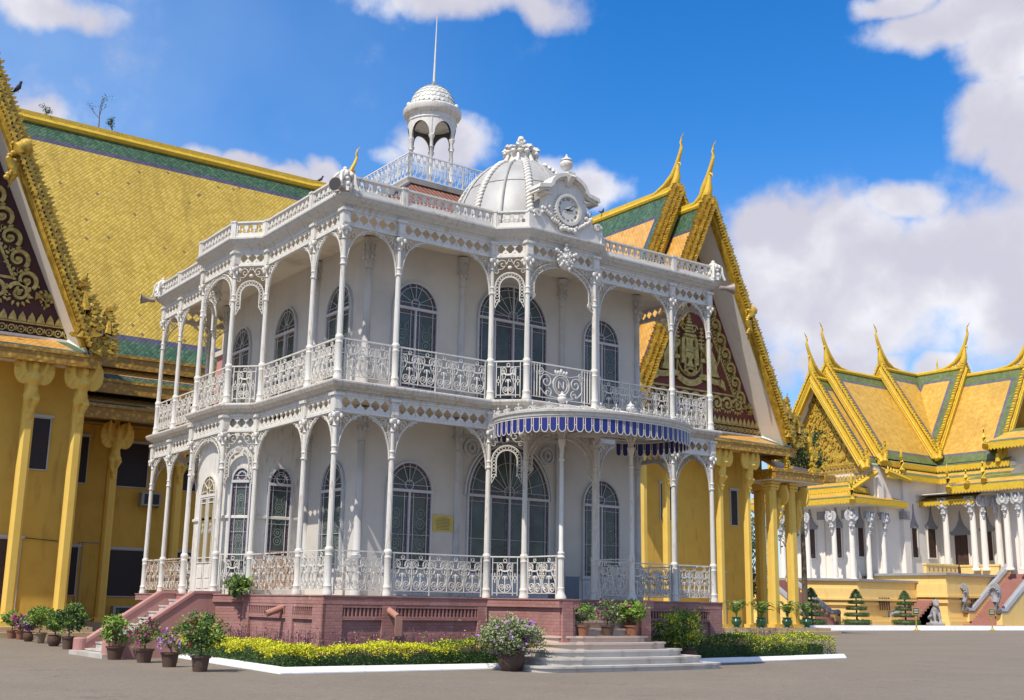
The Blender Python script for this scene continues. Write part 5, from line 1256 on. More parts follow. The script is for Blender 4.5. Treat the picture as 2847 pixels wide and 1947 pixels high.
m = MB(); m.add([(37.2, 19.7, 8.97), (41.3, 19.7, 8.97), (40.2, 21.5, 9.6), (37.2, 21.5, 9.9), (41.3, 23.4, 8.97)], [(0, 1, 2, 3), (1, 4, 2)]); m.obj('porch_roof', MAT['otile'], HB)
for x, h in ((40.25, 2.3), (38.2, 1.0)):
    f = flame_mb(h, .8 if h > 2 else .6, int(x)); f.xf(T(x, 19.75, 8.9)); f.obj('antefix', MAT['ypaint'], HB)
# the coat of arms
e = MB(); ex, ey = 32.5, YP-.10
def PG(pts, s=1, d=.12): 
    pts = [(ex+s*x, z) for x, z in pts]; ar = sum(p[0]*q_[1]-q_[0]*p[1] for p, q_ in zip(pts, pts[1:]+pts[:1])); e.prism(pts if ar < 0 else pts[::-1], ey-d, ey+.06)
e.bar([(ex+x, z) for x, z in bez((-.85, 13.75), (-.3, 13.35), (.3, 13.35), (.85, 13.75), 8)], .36, .12, ey)
for s in (-1, 1):
    e.bar([(ex+s*x, z) for x, z in bez((.8, 13.85), (1.3, 14.05), (1.7, 13.6), (2.45, 13.75), 8)], .32, .1, ey)
    PG([(2.3, 13.55), (2.75, 13.3), (2.6, 13.8), (2.4, 13.95)], s)
    # rampant supporter
    PG([(2.2, 14.0), (1.55, 14.0), (1.5, 14.5), (1.2, 14.9), (1.05, 15.35), (1.15, 15.8), (1.42, 16.05), (1.72, 15.85), (1.62, 15.5), (1.85, 15.1), (2.05, 14.75), (2.0, 14.4)], s, .16)
    PG([(1.15, 15.5), (.75, 15.7), (.78, 15.5), (1.1, 15.2)], s); PG([(1.1, 14.95), (.8, 14.9), (.8, 14.72), (1.2, 14.7)], s)
    e.bar([(ex+s*x, z) for x, z in bez((2.0, 14.6), (2.5, 14.9), (2.2, 15.3), (2.45, 15.8), 8)], .09, .1, ey); e.ell((ex+s*1.45, ey-.12, 16.15), (.2, .1, .12), 7, 5)
    e.bar([(ex+s*.95, 14.0), (ex+s*.95, 16.6)], .05, .1, ey)     # tiered parasol
    for k in range(5): e.bar([(ex+s*.95-.24+.035*k, 15.75+.22*k), (ex+s*.95+.24-.035*k, 15.75+.22*k)], .1, .12, ey)
    e.bar([(ex+s*x, z) for x, z in bez((.15, 16.1), (.62, 16.0), (.72, 15.2), (.52, 14.5), 10)], .13, .12, ey)     # drape
    PG([(.42, 14.5), (.66, 14.5), (.62, 15.9), (.4, 16.1)], s)
    for k in range(8): t = k/7; e.ell((ex+s*(.42-.15*cos(t*pi)*0-.1*t), ey-.1, 14.1+t*1.3), (.09, .07, .11), 6, 4)
    e.bar([(ex+s*x, z) for x, z in spiral(.42, 16.55, .26, .05, pi/2-s*pi/2 if s > 0 else 0, (pi/2-s*pi/2 if s > 0 else 0)+2.2*pi, 14)], .09, .1, ey)
e.bar([(ex+x, z) for x, z in arc(0, 15.0, .95, 1.15, pi*1.0, 2*pi, 18)], .08, .1, ey)
PG([(-.34, 14.35), (.34, 14.35), (.16, 14.55), (.12, 14.75), (.42, 15.0), (.46, 15.15), (-.46, 15.15), (-.42, 15.0), (-.12, 14.75), (-.16, 14.55)])
PG([(-.3, 15.2), (.3, 15.2), (.24, 15.8), (.34, 16.0), (-.34, 16.0), (-.24, 15.8)], 1, .08); PG([(-.5, 16.05), (.5, 16.05), (.4, 16.2), (-.4, 16.2)], 1, .16)
for k in range(6): w_ = .34-.05*k; e.bar([(ex-w_, 16.35+.18*k), (ex+w_, 16.35+.18*k)], .12, .16, ey)
e.bar([(ex, 16.9), (ex, 17.75)], .1, .12, ey, taper=lambda t: 1-.85*t)
for k in range(12): a = 2*pi*k/12; e.ell((ex+.28*cos(a), ey-.1, 14.1+.16*sin(a)), (.09, .07, .08), 6, 4)
e.obj('coat_of_arms', MAT['goldp'], HB)
# ------------------------------------------------------------------ far throne hall
HT = thing('throne_hall', 'distant white hall with crossing orange roofs and yellow terraces across the courtyard', 'palace', (80, 40, 0)); ABSROOT.add(HT.name)
TF = [MAT['fytile'], MAT['fgtile'], MAT['fbtile']]
XC, YC = 85., 43.4
def arm(axis, x0, x1, half, zr, ze, horn, name='roof'):
    """gabled roof along one axis from gable end x0 to x1; W arm runs in x, S arm in y"""
    r = MB(); L = abs(x1-x0); LV = hypot(half, zr-ze)
    if axis == 'w': pt = lambda u, v, z: (x0+u, YC+v, z)
    else: pt = lambda u, v, z: (XC+v, x0+u, z)
    for s in (-1, 1):
        q = [pt(0, s*half, ze), pt(L, s*half, ze), pt(L, 0, zr), pt(0, 0, zr)]
        fl = (s < 0) == (axis == 'w')
        if not fl: q = [q[1], q[0], q[3], q[2]]
        g1, g2 = (.9, 1.2) if L > 3 else (.5, .65)
        banded(r, *q, [g1, g2, L-g2, L-g1], [.8, 1.05, LV-1.3, LV-1.0], border_fn(5, 5))
    r.obj(name, TF, HT)
    c = MB(); c.tube([pt(-.1, 0, zr+.08), pt(L, 0, zr+.08)], .2, 7); c.obj('ridge_cap', MAT['ypaint'], HT)
    R = Matrix.Rotation(-pi/2, 4, 'Z') if axis == 'w' else Matrix.Identity(4)
    for s in (-1, 1):
        b = barge_mb(0, zr+.2, s*half, ze+.1, 0, .4, .55, .34, .3, 5, 1)
        f = flame_mb(1.7, .5, 7, .1); f.xf(T(s*(half+.15), 0, ze-.1) @ Matrix.Rotation(s*.1, 4, 'Y')); b.join(f)
        b.tube([(s*(half-.3), 0, ze+.3), (s*(half+.05), 0, ze-.35), (s*(half+.35), 0, ze-.2), (s*(half+.4), 0, ze+.4)], [.28, .3, .26, .12], 7)
        p = pt(-.05, 0, 0); b.xf(T(p[0], p[1], 0) @ R); b.obj('bargeboard', MAT['ypaint'], HT)
    if horn:
        q = chofa_mb(.95*horn, 4.); p = pt(-.1, 0, zr+.1); q.xf(T(*p) @ R); q.obj('ridge_horn', MAT['ypaint'], HT, smooth=50)
arm('w', XC-5.5, XC, 5.4, 23.75, 15.0, 1); arm('s', YC-5.2, YC, 5.4, 23.75, 15.0, 1)
arm('w', 71.6, XC-4.5, 5.4, 22.7, 14.1, 1); arm('s', 32.0, YC-4.2, 5.4, 22.9, 14.2, 1)
arm('w', 69.4, 72.5, 5.2, 21.6, 13.4, .95)
q = chofa_mb(.9, 3.); q.xf(T(84, 52, 22.4, pi)); q.obj('ridge_horn', MAT['ypaint'], HT, smooth=50)
q = chofa_mb(.8, 3.); q.xf(T(92, 46, 23.4, pi/2)); q.obj('ridge_horn', MAT['ypaint'], HT, smooth=50)
# west pediment
m = MB(); m.add([(70.2, YC-4.4, 13.6), (70.2, YC+4.4, 13.6), (70.2, YC, 20.9)], [(0, 2, 1)]); ped = m.obj('pediment', MAT['maroon'], HT)
q = MB(); rr = random.Random(4)
for k in range(260):
    z = rr.uniform(0, 6.6); w = 4.2*(1-z/7.0); x = rr.uniform(-w, w); s_ = rr.uniform(.25, .45)
    q.bar(spiral(x, z+13.9, s_*.5, .05, rr.uniform(0, 6), rr.uniform(7, 11), 8), .09, .1)
    q.ell((x+.1, 0, z+14), (.1, .08, .16), 5, 4)
q.prism([(-4.3, 13.65), (4.3, 13.65), (0, 20.7)], .055, .09); q.xf(T(70.1, YC, 0, -pi/2)); q.obj('gilded_carving', MAT['gold'], ped)
q = MB()
for z, h in ((13.3, .45), (12.75, .5), (12.2, .4)): frieze_row(q, -5.0, 5.0, z, h, 0, 26)
q.box(-5.1, -.1, 12.0, 5.1, .02, 12.2); q.xf(T(69.6, YC, 0, -pi/2)); q.obj('leaf_frieze', MAT['gold'], ped)
for s in (-1, 1): m = MB(); m.add([(69.5, YC+s*5.1, 13.4), (70.4, YC+s*4.7, 13.4), (70.4, YC, 20.7), (69.5, YC, 21.3)], [(0, 1, 2, 3)]); m.obj('gable_soffit', MAT['whitewall'], HT)
def eave(pts, z0, z1, up, zt, zu, hip=True):
    """fascia with a saw tooth lower edge and a tiled skirt above, along an open polyline seen from outside"""
    f = MB(); t = MB(); n = len(pts)
    P3 = [Vector(p) for p in pts]
    nrm = []
    for i in range(n):
        a = (P3[min(i+1, n-1)]-P3[max(i-1, 0)]) if 0 < i < n-1 else (P3[1]-P3[0] if i == 0 else P3[-1]-P3[-2])
        if 0 < i < n-1:
            u, v = (P3[i]-P3[i-1]).normalized(), (P3[i+1]-P3[i]).normalized(); nu, nv = Vector((-u.y, u.x)), Vector((-v.y, v.x)); w = nu+nv; w = w/w.dot(nu)
        else: u = a.normalized(); w = Vector((-u.y, u.x))
        nrm.append(w)
    for i in range(n-1):
        a, b = P3[i], P3[i+1]; ia, ib = a+nrm[i]*up, b+nrm[i+1]*up; L = (b-a).length
        f.add([(*a, z0), (*b, z0), (*b, z1), (*a, z1), (*(a+nrm[i]*.2), z0), (*(b+nrm[i+1]*.2), z0), (*(b+nrm[i+1]*.2), z1), (*(a+nrm[i]*.2), z1)], [(0, 1, 2, 3), (4, 7, 6, 5), (0, 4, 5, 1), (3, 2, 6, 7), (0, 3, 7, 4), (1, 5, 6, 2)])
        k = int(L/.3); dv = (b-a)/k
        for j in range(k): p = a+dv*j; q_ = p+dv; mm = (p+q_)/2; f.add([(*p, z0), (*q_, z0), (*mm, z0-.16)], [(0, 1, 2)])
        banded(t, (*a, z1+.01), (*b, z1+.01), (*ib, zt), (*ia, zt), [], [.35, .5, hypot(up, zt-z1)*.85], lambda i_, j: (1, 2, 0, 1)[j])
    f.obj('fascia', MAT['ypaint'], HT); t.obj('skirt_roof', TF, HT)
# skirts under the roofs and the low porch roofs
eave([(79.3, 31), (79.3, 38.0), (71.2, 38.0)][::-1], 13.55, 13.95, .6, 14.3, 0)
eave([(71.4, 37.3), (78.6, 37.3), (78.6, 30.5)], 12.4, 12.75, 1.0, 13.5, 0)
eave([(66.3, 50), (66.3, 37.2), (73.7, 37.2)], 9.98, 10.36, 2.2, 11.2, 0)
eave([(68.0, 49), (68.0, 38.7), (70.5, 38.7)], 11.1, 11.45, 1.4, 12.1, 0)
eave([(75.6, 39), (76.7, 38.6), (76.7, 32.9)], 10.35, 10.7, 1.6, 11.3, 0)
eave([(78.6, 34.9), (76.2, 34.9), (76.2, 28)], 11.25, 11.75, 1.6, 12.6, 0)
eave([(80.2, 33.2), (78.6, 32.6), (78.6, 28.2)], 15.0, 15.5, 2.2, 16.8, 0)
for x, y, z, h in ((66.4, 37.3, 10.2, 2.3), (76.2, 34.9, 11.7, 2.2), (76.3, 33.2, 11.9, 1.3), (76.3, 31.6, 12.2, 1.6), (78.6, 32.7, 15.4, 1.6), (76.7, 38.6, 10.7, 1.0), (73.7, 37.6, 13.2, 2.0)):
    q = MB(); q.tube([(.35, 0, -.25), (0, 0, -.3), (-.3, 0, 0), (-.1, 0, h*.3), (.12, 0, h*.55), (-.05, 0, h*.8), (.05, 0, h)], [.1, .22, .24, .22, .14, .08, .02], 7)
    for k in range(3): q.tube([(0, 0, h*(.2+.15*k)), (.3, 0, h*(.25+.15*k)), (.25, 0, h*(.38+.15*k))], [.1, .09, .02], 5)
    q.xf(T(x, y, z, radians(40))); q.obj('eave_horn', MAT['ypaint'], HT, smooth=50)
# hip ridges with combs on the lower eaves
for a, b in (((66.3, 37.2, 10.4), (68.6, 39.3, 11.3)), ((71.3, 37.4, 12.9), (74.5, 37.4, 12.3)), ((68.2, 38.6, 11.3), (70.6, 37.9, 12.8))):
    q = MB(); q.tube([a, b], .2, 6); A_v, B_v = Vector(a), Vector(b)
    for k in range(8): p = A_v.lerp(B_v, (k+.5)/8); q.tube([p, p+Vector((0, 0, .25)), p+Vector((.06, .06, .5))], [.12, .1, .02], 5)
    q.obj('hip_comb', MAT['ypaint'], HT)
# walls
m = MB(); m.box(69, 39.6, 3.4, 74.4, 47.2, 11.0); m.box(70.6, 38.25, 3.4, 80, 48.6, 13.6); m.box(79.5, 31.0, 3.4, 90.5, 56, 13.9); m.box(80.4, 28.3, 13.6, 89, 32.8, 15.2); m.box(78.4, 28.5, 3.4, 80.5, 31.2, 11.4); m.obj('wall', MAT['whitewall'], HT)
for x in (71.2, 74.6): m = MB(); m.box(x-.35, 38.0, 3.4, x+.35, 38.26, 12.4); m.box(x-.42, 37.95, 8.9, x+.42, 38.26, 9.5); m.obj('wall_pilaster', MAT['whitewall'], HT)
for a, b in (((73.9, 37.85, 3.4, 74.75, 38.3, 9.4), (73.85, 37.8, 9.0, 74.8, 38.32, 9.7)),)+tuple(((x-.22, 39.45, 3.4, x+.22, 39.62, 10), (x-.3, 39.38, 8.9, x+.3, 39.615, 9.6)) for x in (69.15, 71.15, 73.2, 75.2))+tuple(((68.85, y-.3, 3.4, 69.02, y+.3, 10), (68.78, y-.38, 8.9, 69.015, y+.38, 9.6)) for y in (40.0, 42.6, 45.1, 47.0)):
    m = MB(); m.box(*a); o = m.obj('wall_pilaster', MAT['whitewall'], HT); m = MB(); m.box(*b); m.obj('capital', MAT['greystone'], o)
def twin(x, y, z0, z1, w, rz, spike=True):
    f = MB(); h = w/2; f.box(-h-.1, -.08, z0-.12, h+.1, -.002, z0); f.box(-h-.1, -.08, z0, -h, -.002, z1+.1); f.box(h, -.08, z0, h+.1, -.002, z1+.1); f.box(-h-.1, -.08, z1, h+.1, -.002, z1+.12)
    o = f.obj('window', MAT['whitewall'], HT, (x, y, 0), rz)
    g_ = MB(); g_.box(-h, -.03, z0, h, -.003, z1)
    for s in (-1, 1):
        for za, zb in ((.06, .32), (.38, .62), (.68, .94)): g_.box(s*h*.5-h*.36, -.05, z0+(z1-z0)*za, s*h*.5+h*.36, -.03, z0+(z1-z0)*zb)
    g_.obj('shutter', MAT['shutter'], o)
    if spike:
        s_ = MB(); zt = z1+.14; q = [(-h*1.7, zt+.05), (-h*1.35, zt-.2), (h*1.35, zt-.2), (h*1.7, zt+.05), (h*1.2, zt+.15), (h*.55, zt+.6), (h*.2, zt+1.1), (0, zt+1.9), (-h*.2, zt+1.1), (-h*.55, zt+.6), (-h*1.2, zt+.15)]
        s_.prism(q, -.10, -.004); s_.obj('window_pediment', MAT['greystone'], o)
for x, w in ((70.2, .75), (72.1, .7), (74.2, .75)): twin(x, 39.6, 5.75, 8.2, w, 0)
for y in (41.1, 43.9, 46.3): twin(69, y, 5.65, 8.2, 1.0, -pi/2)
twin(75.8, 38.25, 5.85, 8.4, .75, 0); twin(78.3, 38.25, 5.9, 8.45, 1.1, 0); twin(79.5, 36.1, 4.4, 7.9, 1.3, -pi/2); twin(79.5, 33.6, 5.6, 8.1, .9, -pi/2)
def rcol(x, y, z0, z1, rz, fig=True, r=.2):
    m = MB(); m.lathe([(r*1.5, 0), (r*1.5, .12), (r*1.15, .2), (r*.95, z1-z0-.6), (r*1.0, z1-z0-.5)], 12, (x, y, z0)); o = m.obj('column', MAT['whitewall'], HT)
    c = MB(); c.lathe([(r*1.1, 0), (r*1.4, .12), (r*1.2, .2), (r*1.6, .35), (r*1.5, .42), (r*1.9, .6)], 8, (x, y, z1-.6)); c.obj('capital', MAT['greystone'], o)
    if fig:
        d_ = (.22*sin(rz), -.22*cos(rz)); gar(x+d_[0], y+d_[1], z1-1.75, HT, rz, .78, GARW)
rcol(66.9, 37.9, 3.7, 9.4, -pi/4)
for y in (39.7, 42.5, 45.2, 47.9): rcol(66.9, y, 3.7, 9.4, -pi/2)
for x in (69.0, 71.0): rcol(x, 37.9, 3.7, 9.4, 0)
for x, y, r in ((77.2, 36.0, -pi/2), (77.2, 33.4, -pi/2), (77.4, 32.6, -pi/4), (78.0, 31.6, -pi/2), (77.0, 30.2, -pi/2), (77.0, 29.0, -pi/2)): rcol(x, y, 4.7, 10.9, r, True, .24)
for q in ((66.4, 37.3, 9.9, 74, 50, 9.98), (76.3, 28, 11.2, 80, 38.6, 11.26)): m = MB(); m.box(*q); m.obj('porch_ceiling', MAT['whitewall'], HT)
# terraces and stairs
def terrace(poly, z0, z1, capm='greystone'):
    m = MB(); m.slab(poly, 0, z1-.18); h = z1-z0
    for d0, d1, e in ((0, .14, .40), (.14, .22, .22), (.46, .52, .16), (.56, .60, .28), (.60, .80, .16)): sweep(m, poly, [(0, z0+h*d0), (e, z0+h*d0), (e, z0+h*d1), (0, z0+h*d1)])
    o = m.obj('terrace', MAT['terrace'], HT); c = MB(); c.slab(offset(poly, .2), z1-.18, z1); c.obj('terrace_coping', MAT[capm], o)
terrace([(62.3, 34.0), (72.0, 34.0), (72.0, 38.5), (74, 52), (58.8, 52), (58.8, 37.2)], 0, 3.68)
terrace([(69.7, 31.3), (78.0, 31.3), (78.0, 28.0), (92, 28.0), (92, 50), (69.7, 38.6)], 0, 4.3)
m = MB()
for k in range(9): m.box(78.1-.0-.7*0-(9-k)*.0, 28.4, 0, 78.2, 31.1, .1) if False else None
n = 22
for k in range(n): m.box(71.9+k*6.1/n, 28.6, 0, 78.1, 30.95, .3+(k+1)*4.1/n)
m.box(71.0, 28.0, 0, 72, 31.6, .36); m.obj('red_stair', MAT['redstep'], HT)
m = MB(); n = 14
for k in range(n): m.box(66.6+k*4.6/n, 32.4, 0, 71.3, 34.1, .25+(k+1)*3.0/n)
m.obj('red_stair', MAT['redstep'], HT)
m = MB(); n = 12
for k in range(n): m.box(55.4, 32.4+k*4.6/n, 0, 57.9, 37.3, .25+(k+1)*3.1/n)
m.obj('red_stair', MAT['redstep'], HT)
def sloped(a, b, w, drop=1.2, naga=False):
    """stair parapet with a rounded grey coping; a is the top end, b the foot"""
    A, B = Vector(a), Vector(b); dd = Vector((B.x-A.x, B.y-A.y, 0)).normalized(); nn = Vector((-dd.y, dd.x, 0))*w/2; m = MB()
    E_ = B+dd*.7
    vs = []
    for s in (-1, 1):
        for p, z in ((A, 0), (A, A.z), (B, B.z), (E_, B.z), (E_, 0)): q = p+nn*s; vs.append((q.x, q.y, z))
    m.add(vs, [(0, 1, 2, 3, 4), (9, 8, 7, 6, 5), (0, 5, 6, 1), (1, 6, 7, 2), (2, 7, 8, 3), (3, 8, 9, 4)]); o = m.obj('stair_parapet', MAT['terrace'], HT)
    c = MB(); c.tube([A+Vector((0, 0, .12)), B+Vector((0, 0, .12)), E_+Vector((0, 0, .12))], w*.62, 8)
    if naga:
        c.tube([A+Vector((0, 0, .1)), A-dd*.5+Vector((0, 0, .5)), A-dd*.7+Vector((0, 0, 1.2)), A-dd*.6+Vector((0, 0, 1.9))], [w*.5, w*.4, w*.25, .03], 7)
    c.obj('stair_coping', MAT['greystone'], o)
    if naga:
        h = MB(); h.tube([(0, .2, -.1), (0, -.3, .1), (0, -.35, .7), (0, -.2, 1.3)], [.35, .36, .34, .3], 8)
        hood = [(.34*sin(t)*(1.0 if t < pi else 1.0)*2.0*abs(sin(t/2))**.6*.95, 1.35-1.05*cos(t)) for t in [2*pi*k/24 for k in range(24)]]
        h.prism(hood, -.42, -.22)
        for k in range(7):
            a_ = pi/2+(k-3)*.38; h.tube([(0, -.3, .9), (.42*cos(a_), -.42, 1.3+.55*sin(a_)), (.5*cos(a_), -.62, 1.3+.68*sin(a_))], [.12, .12, .1], 6); h.ell((.5*cos(a_), -.64, 1.3+.68*sin(a_)), (.1, .12, .1), 6, 5)
        h.v = [(x*.85, y*.85, z*.85) for x, y, z in h.v]
        h.xf(T(E_.x, E_.y, B.z+.2, atan2(dd.y, dd.x)+pi/2)); h.obj('naga_head', MAT['greystone'], o, smooth=50)
sloped((78.2, 31.15, 4.9), (72.6, 31.15, 1.3), .5, naga=True); sloped((78.2, 28.35, 4.9), (72.6, 28.35, 1.3), .5, naga=True)
sloped((71.2, 34.2, 3.5), (66.6, 34.0, .9), .4); sloped((58.1, 37.2, 3.7), (58.1, 33.2, 1.0), .4); sloped((55.2, 37.2, 3.7), (55.2, 33.2, 1.0), .4)
for (xa, ya), (xb, yb), z in (((72.4, 35.0), (76.8, 35.0), 4.3), ((77.6, 31.5), (77.6, 35), 4.3)):
    L = hypot(xb-xa, yb-ya); q = MB(); q.box(0, -.15, z, L, .15, z+.75); q.box(-.05, -.2, z+.75, L+.05, .2, z+.9)
    for k in range(int(L/.6)): q.box(.3+k*.6, -.17, z+.3, .45+k*.6, -.15, z+.6, 1)
    q.xf(T(xa, ya, 0, atan2(yb-ya, xb-xa))); q.obj('balustrade', [MAT['terrace'], MAT['redstep']], HT)
for x0, y in ((64.6, 33.9), (68.2, 33.9), (72.6, 31.2), (75.6, 31.2)):
    m = MB()
    for k in range(5): m.box(x0+k*.28, y-.14, 1.35, x0+.12+k*.28, y-.09, 2.3)
    m.obj('vent_slots', MAT['shutter'], HT)
for x in (70, 73): 
    m = MB()
    for k in range(4): m.box(x+k*.2, 39.44 if x < 72 else 38.2, 3.75, x+.1+k*.2, 39.47 if x < 72 else 38.22, 4.15)
    m.obj('vent_slots', MAT['shutter'], HT)
# courtyard edge, paving
m = MB(); m.slab([(47.5, 27.2), (110, 27.2), (110, 60), (46, 60), (46.6, 28.2)], .004, .26); struct(m.obj('pavement', MAT['paving']))
struct(kerb([(46.2, 28.4), (47.4, 27.0), (90, 27.0)], .3, .34).obj('kerb', MAT['kerb']))
# guardian lion
lm = MB()
lm.tube([(0, .45, .55), (0, .25, .75), (0, -.05, 1.1), (0, -.18, 1.35)], [.33, .36, .34, .24], 10); lm.ell((0, -.22, 1.58), (.25, .26, .26), 10, 8); lm.ell((0, -.43, 1.5), (.15, .16, .13), 8, 6)
lm.lathe([(.22, 0), (.2, .08), (.08, .16), (.02, .22)], 8, (0, -.18, 1.78))
for s in (-1, 1):
    lm.tube([(s*.17, -.12, 1.15), (s*.19, -.3, .7), (s*.19, -.36, .3)], [.14, .12, .1], 8); lm.ell((s*.19, -.42, .28), (.12, .18, .09), 8, 5)
    lm.tube([(s*.28, .45, .6), (s*.32, .1, .62), (s*.3, .2, .32)], [.2, .19, .1], 8); lm.ell((s*.3, .05, .28), (.12, .22, .09), 8, 5)
    lm.ell((s*.2, -.12, 1.78), (.07, .06, .09), 6, 5)
lm.tube([(0, .7, .45), (0, .85, .7), (0, .7, 1.2)], [.1, .09, .04], 6); lm.box(-.45, -.62, .0, .45, .85, .22)
me = remesh(lm, .05, 'stone_lion', MAT['greystone']); o = put('stone_lion', me, None, (66.05, 29.9, .262), radians(-35)); tag(o, 'grey white stone guardian lion sitting by the far red stairs', 'statue')
bl2 = MB(); bl2.box(-.55, -.72, 0, .55, .95, .12)
# brass sign stands
def stand(x, y, lab):
    m = MB(); m.lathe([(.26, 0), (.26, .04), (.1, .1), (.05, .2), (.045, .85), (.08, .9), (.045, .95), (.05, 1.1)], 12, (0, 0, .004)); m.tube([(0, 0, 1.05), (0, -.03, 1.2)], .05, 6)
    o = m.obj('sign_stand', MAT['brassy'], None, (x, y, 0), radians(-35)); tag(o, lab, 'sign', 'brass sign stands by the far kerb')
    b = MB(); b.box(-.26, -.09, 1.08, .26, -.03, 1.58); b.obj('sign_frame', MAT['brassy'], o)
    b = MB(); b.box(-.21, -.10, 1.13, .21, -.0905, 1.53); b.obj('sign_face', MAT['grille'], o)
    b = MB()
    for k in range(3): b.box(-.16, -.104, 1.22+k*.1, .16, -.1005, 1.26+k*.1)
    b.obj('sign_text', MAT['dial'], o)
stand(58.1, 26.0, 'brass sign stand on the asphalt next to the seated stone lion'); stand(67.15, 26.0, 'brass sign stand on the asphalt in front of the wide red stair')
# ------------------------------------------------------------------ plants
def leaf(mb, c, s, rr, mi, up_=.4, asp=.5):
    a = rr.uniform(0, 2*pi); t = rr.uniform(-.5, 1.2); d_ = Vector((cos(a)*cos(t), sin(a)*cos(t), sin(t))); n_ = d_.cross(Vector((rr.uniform(-1, 1), rr.uniform(-1, 1), rr.uniform(-.2, 1)))); 
    if n_.length < .01: n_ = Vector((1, 0, 0))
    n_.normalize(); c = Vector(c); k = n_.cross(d_)*s*.12
    mb.add([c, c+d_*s*.45+n_*s*asp*.5-k, c+d_*s, c+d_*s*.45-n_*s*asp*.5-k], [(0, 1, 2, 3)], mi)
def crown(mb, c, r, ncl, per, ls, rr, mats, fill=.55, spread=.3):
    """leaves in clumps spread through an uneven ellipsoid"""
    tips = []
    for k in range(ncl):
        while True:
            p = Vector((rr.uniform(-1, 1), rr.uniform(-1, 1), rr.uniform(-1, 1)))
            if fill < p.length < 1: break
        p = Vector((p.x*r[0], p.y*r[1], p.z*r[2]))*rr.uniform(.8, 1.12); q = Vector(c)+p; tips.append(q)
        n_ = int(per*rr.uniform(.5, 1.5)); sg = spread*(r[0]+r[2])/2*rr.uniform(.5, 1.1); base = rr.random()
        for j in range(n_):
            w = q+Vector((rr.gauss(0, sg), rr.gauss(0, sg), rr.gauss(0, sg*.8)))
            leaf(mb, w, ls*rr.uniform(.6, 1.3), rr, min(mats-1, int(max(0, min(.999, base*.6+rr.random()*.4))*mats)))
    return tips
def twigs(mb, base, tips, r0, rr, mid=.5):
    b = Vector(base)
    for t in tips:
        m_ = b.lerp(t, mid)+Vector((rr.uniform(-.06, .06), rr.uniform(-.06, .06), rr.uniform(0, .08)))*(t-b).length
        mb.tube([b, m_, t], [r0, r0*.6, r0*.2], 4, cap=False)
def pot_mesh(d_, h, kind):
    m = MB(); r = d_/2
    if kind == 'round': pr = [(r*.6, 0), (r*.9, h*.3), (r*1.0, h*.6), (r*.85, h*.9), (r*.95, h), (r*.8, h), (r*.75, h*.88)]
    elif kind == 'urn': pr = [(r*.7, 0), (r*.65, h*.06), (r*.4, h*.12), (r*.8, h*.4), (r*.95, h*.62), (r*.7, h*.86), (r*.9, h), (r*.75, h), (r*.6, h*.9)]
    else: pr = [(r*.72, 0), (r*.95, h*.86), (r*1.08, h*.87), (r*1.1, h), (r*.95, h), (r*.9, h*.9)]
    m.lathe(pr, 20); return m
LEAF = {'green': ['leafd', 'leafm', 'leafl'], 'bright': ['leafm', 'leafl', 'leafl'], 'dark': ['leafd', 'leafd', 'leafm'], 'grey': ['leafm', 'leafg', 'leafg'], 'dry': ['leafp', 'leafm', 'leafg'], 'yellow': ['leafm', 'leafl', 'leafy'], 'mix': ['leafm', 'leafm', 'leafl', 'leafp']}
def potted(x, y, z, d_, h, kind, pm_, fw_, fh, style, flower, nfl, seed, lab, group, ncl=34, per=34, ls=.085, lean=(0, 0), fill=.45, gap=.12):
    fh *= .68; fw_ *= .78; gap *= .7; rr = random.Random(seed); t = thing('potted_plant', lab, 'potted plant', (x, y, z), 0, group)
    pot_mesh(d_, h, kind).obj('pot', MAT[pm_], t, smooth=40)
    c = (lean[0], lean[1], h+gap+fh*.5); f = MB(); tips = crown(f, c, (fw_/2, fw_/2, fh/2), ncl, per, ls, rr, len(LEAF[style]), fill, .2)
    s_ = MB(); s_.lathe([(d_*.4, h*.82), (.001, h*.84)], 12)
    q = Vector((lean[0]*.2, lean[1]*.2, h*.8+gap+fh*.16)); s_.tube([(0, 0, h*.7), (rr.uniform(-.03, .03), rr.uniform(-.03, .03), h), q], [d_*.075, d_*.06, d_*.045], 6)
    twigs(s_, q, tips, d_*.03, rr); s_.obj('stems', MAT['wood'], t)
    if nfl:
        b = MB()
        for k in range(int(nfl*.7)):
            p = rr.choice(tips)+Vector((rr.gauss(0, .07), rr.gauss(0, .07), rr.gauss(0, .07)))
            for j in range(5): leaf(b, p+Vector((rr.gauss(0, .035), rr.gauss(0, .035), rr.gauss(0, .035))), ls*1.05, rr, 0, asp=1.)
        if nfl > 100: b.obj('flowers', MAT[flower], t)
        else: f.join(b, mi=len(LEAF[style]))
    f.obj('foliage', [MAT[k] for k in LEAF[style]]+[MAT[flower or 'leafl']], t)
    return t
GL, GM, GS = 'potted plants in a row left of the side stair', 'potted plants in a row before the side stair', 'potted plants on the front steps'
potted(-2.15, 18.75, .0, .34, .28, 'tub', 'potr', .95, .8, 'bright', None, 0, 1, 'light green potted shrub farthest from the side stair, against the hall steps', GL)
potted(-2.1, 17.8, .0, .32, .27, 'tub', 'potr', .75, .6, 'green', 'magenta', 60, 2, 'magenta bougainvillea in a small red clay pot near the yellow hall steps', GL)
potted(-2.28, 16.0, .0, .36, .30, 'round', 'potd', .62, .5, 'mix', 'violet', 70, 3, 'low purple bougainvillea in a dark pot beside the pale pot', GL)
potted(-2.33, 14.5, .0, .40, .32, 'tub', 'potb', 1.3, .85, 'bright', None, 0, 4, 'wide green shrub in the only pale clay pot', GL, 48, 36, gap=.28)
potted(-2.5, 12.2, .0, .40, .32, 'round', 'potd', .8, .85, 'green', None, 0, 5, 'upright green shrub in a round dark pot, second from the side stair', GL, 30, 36)
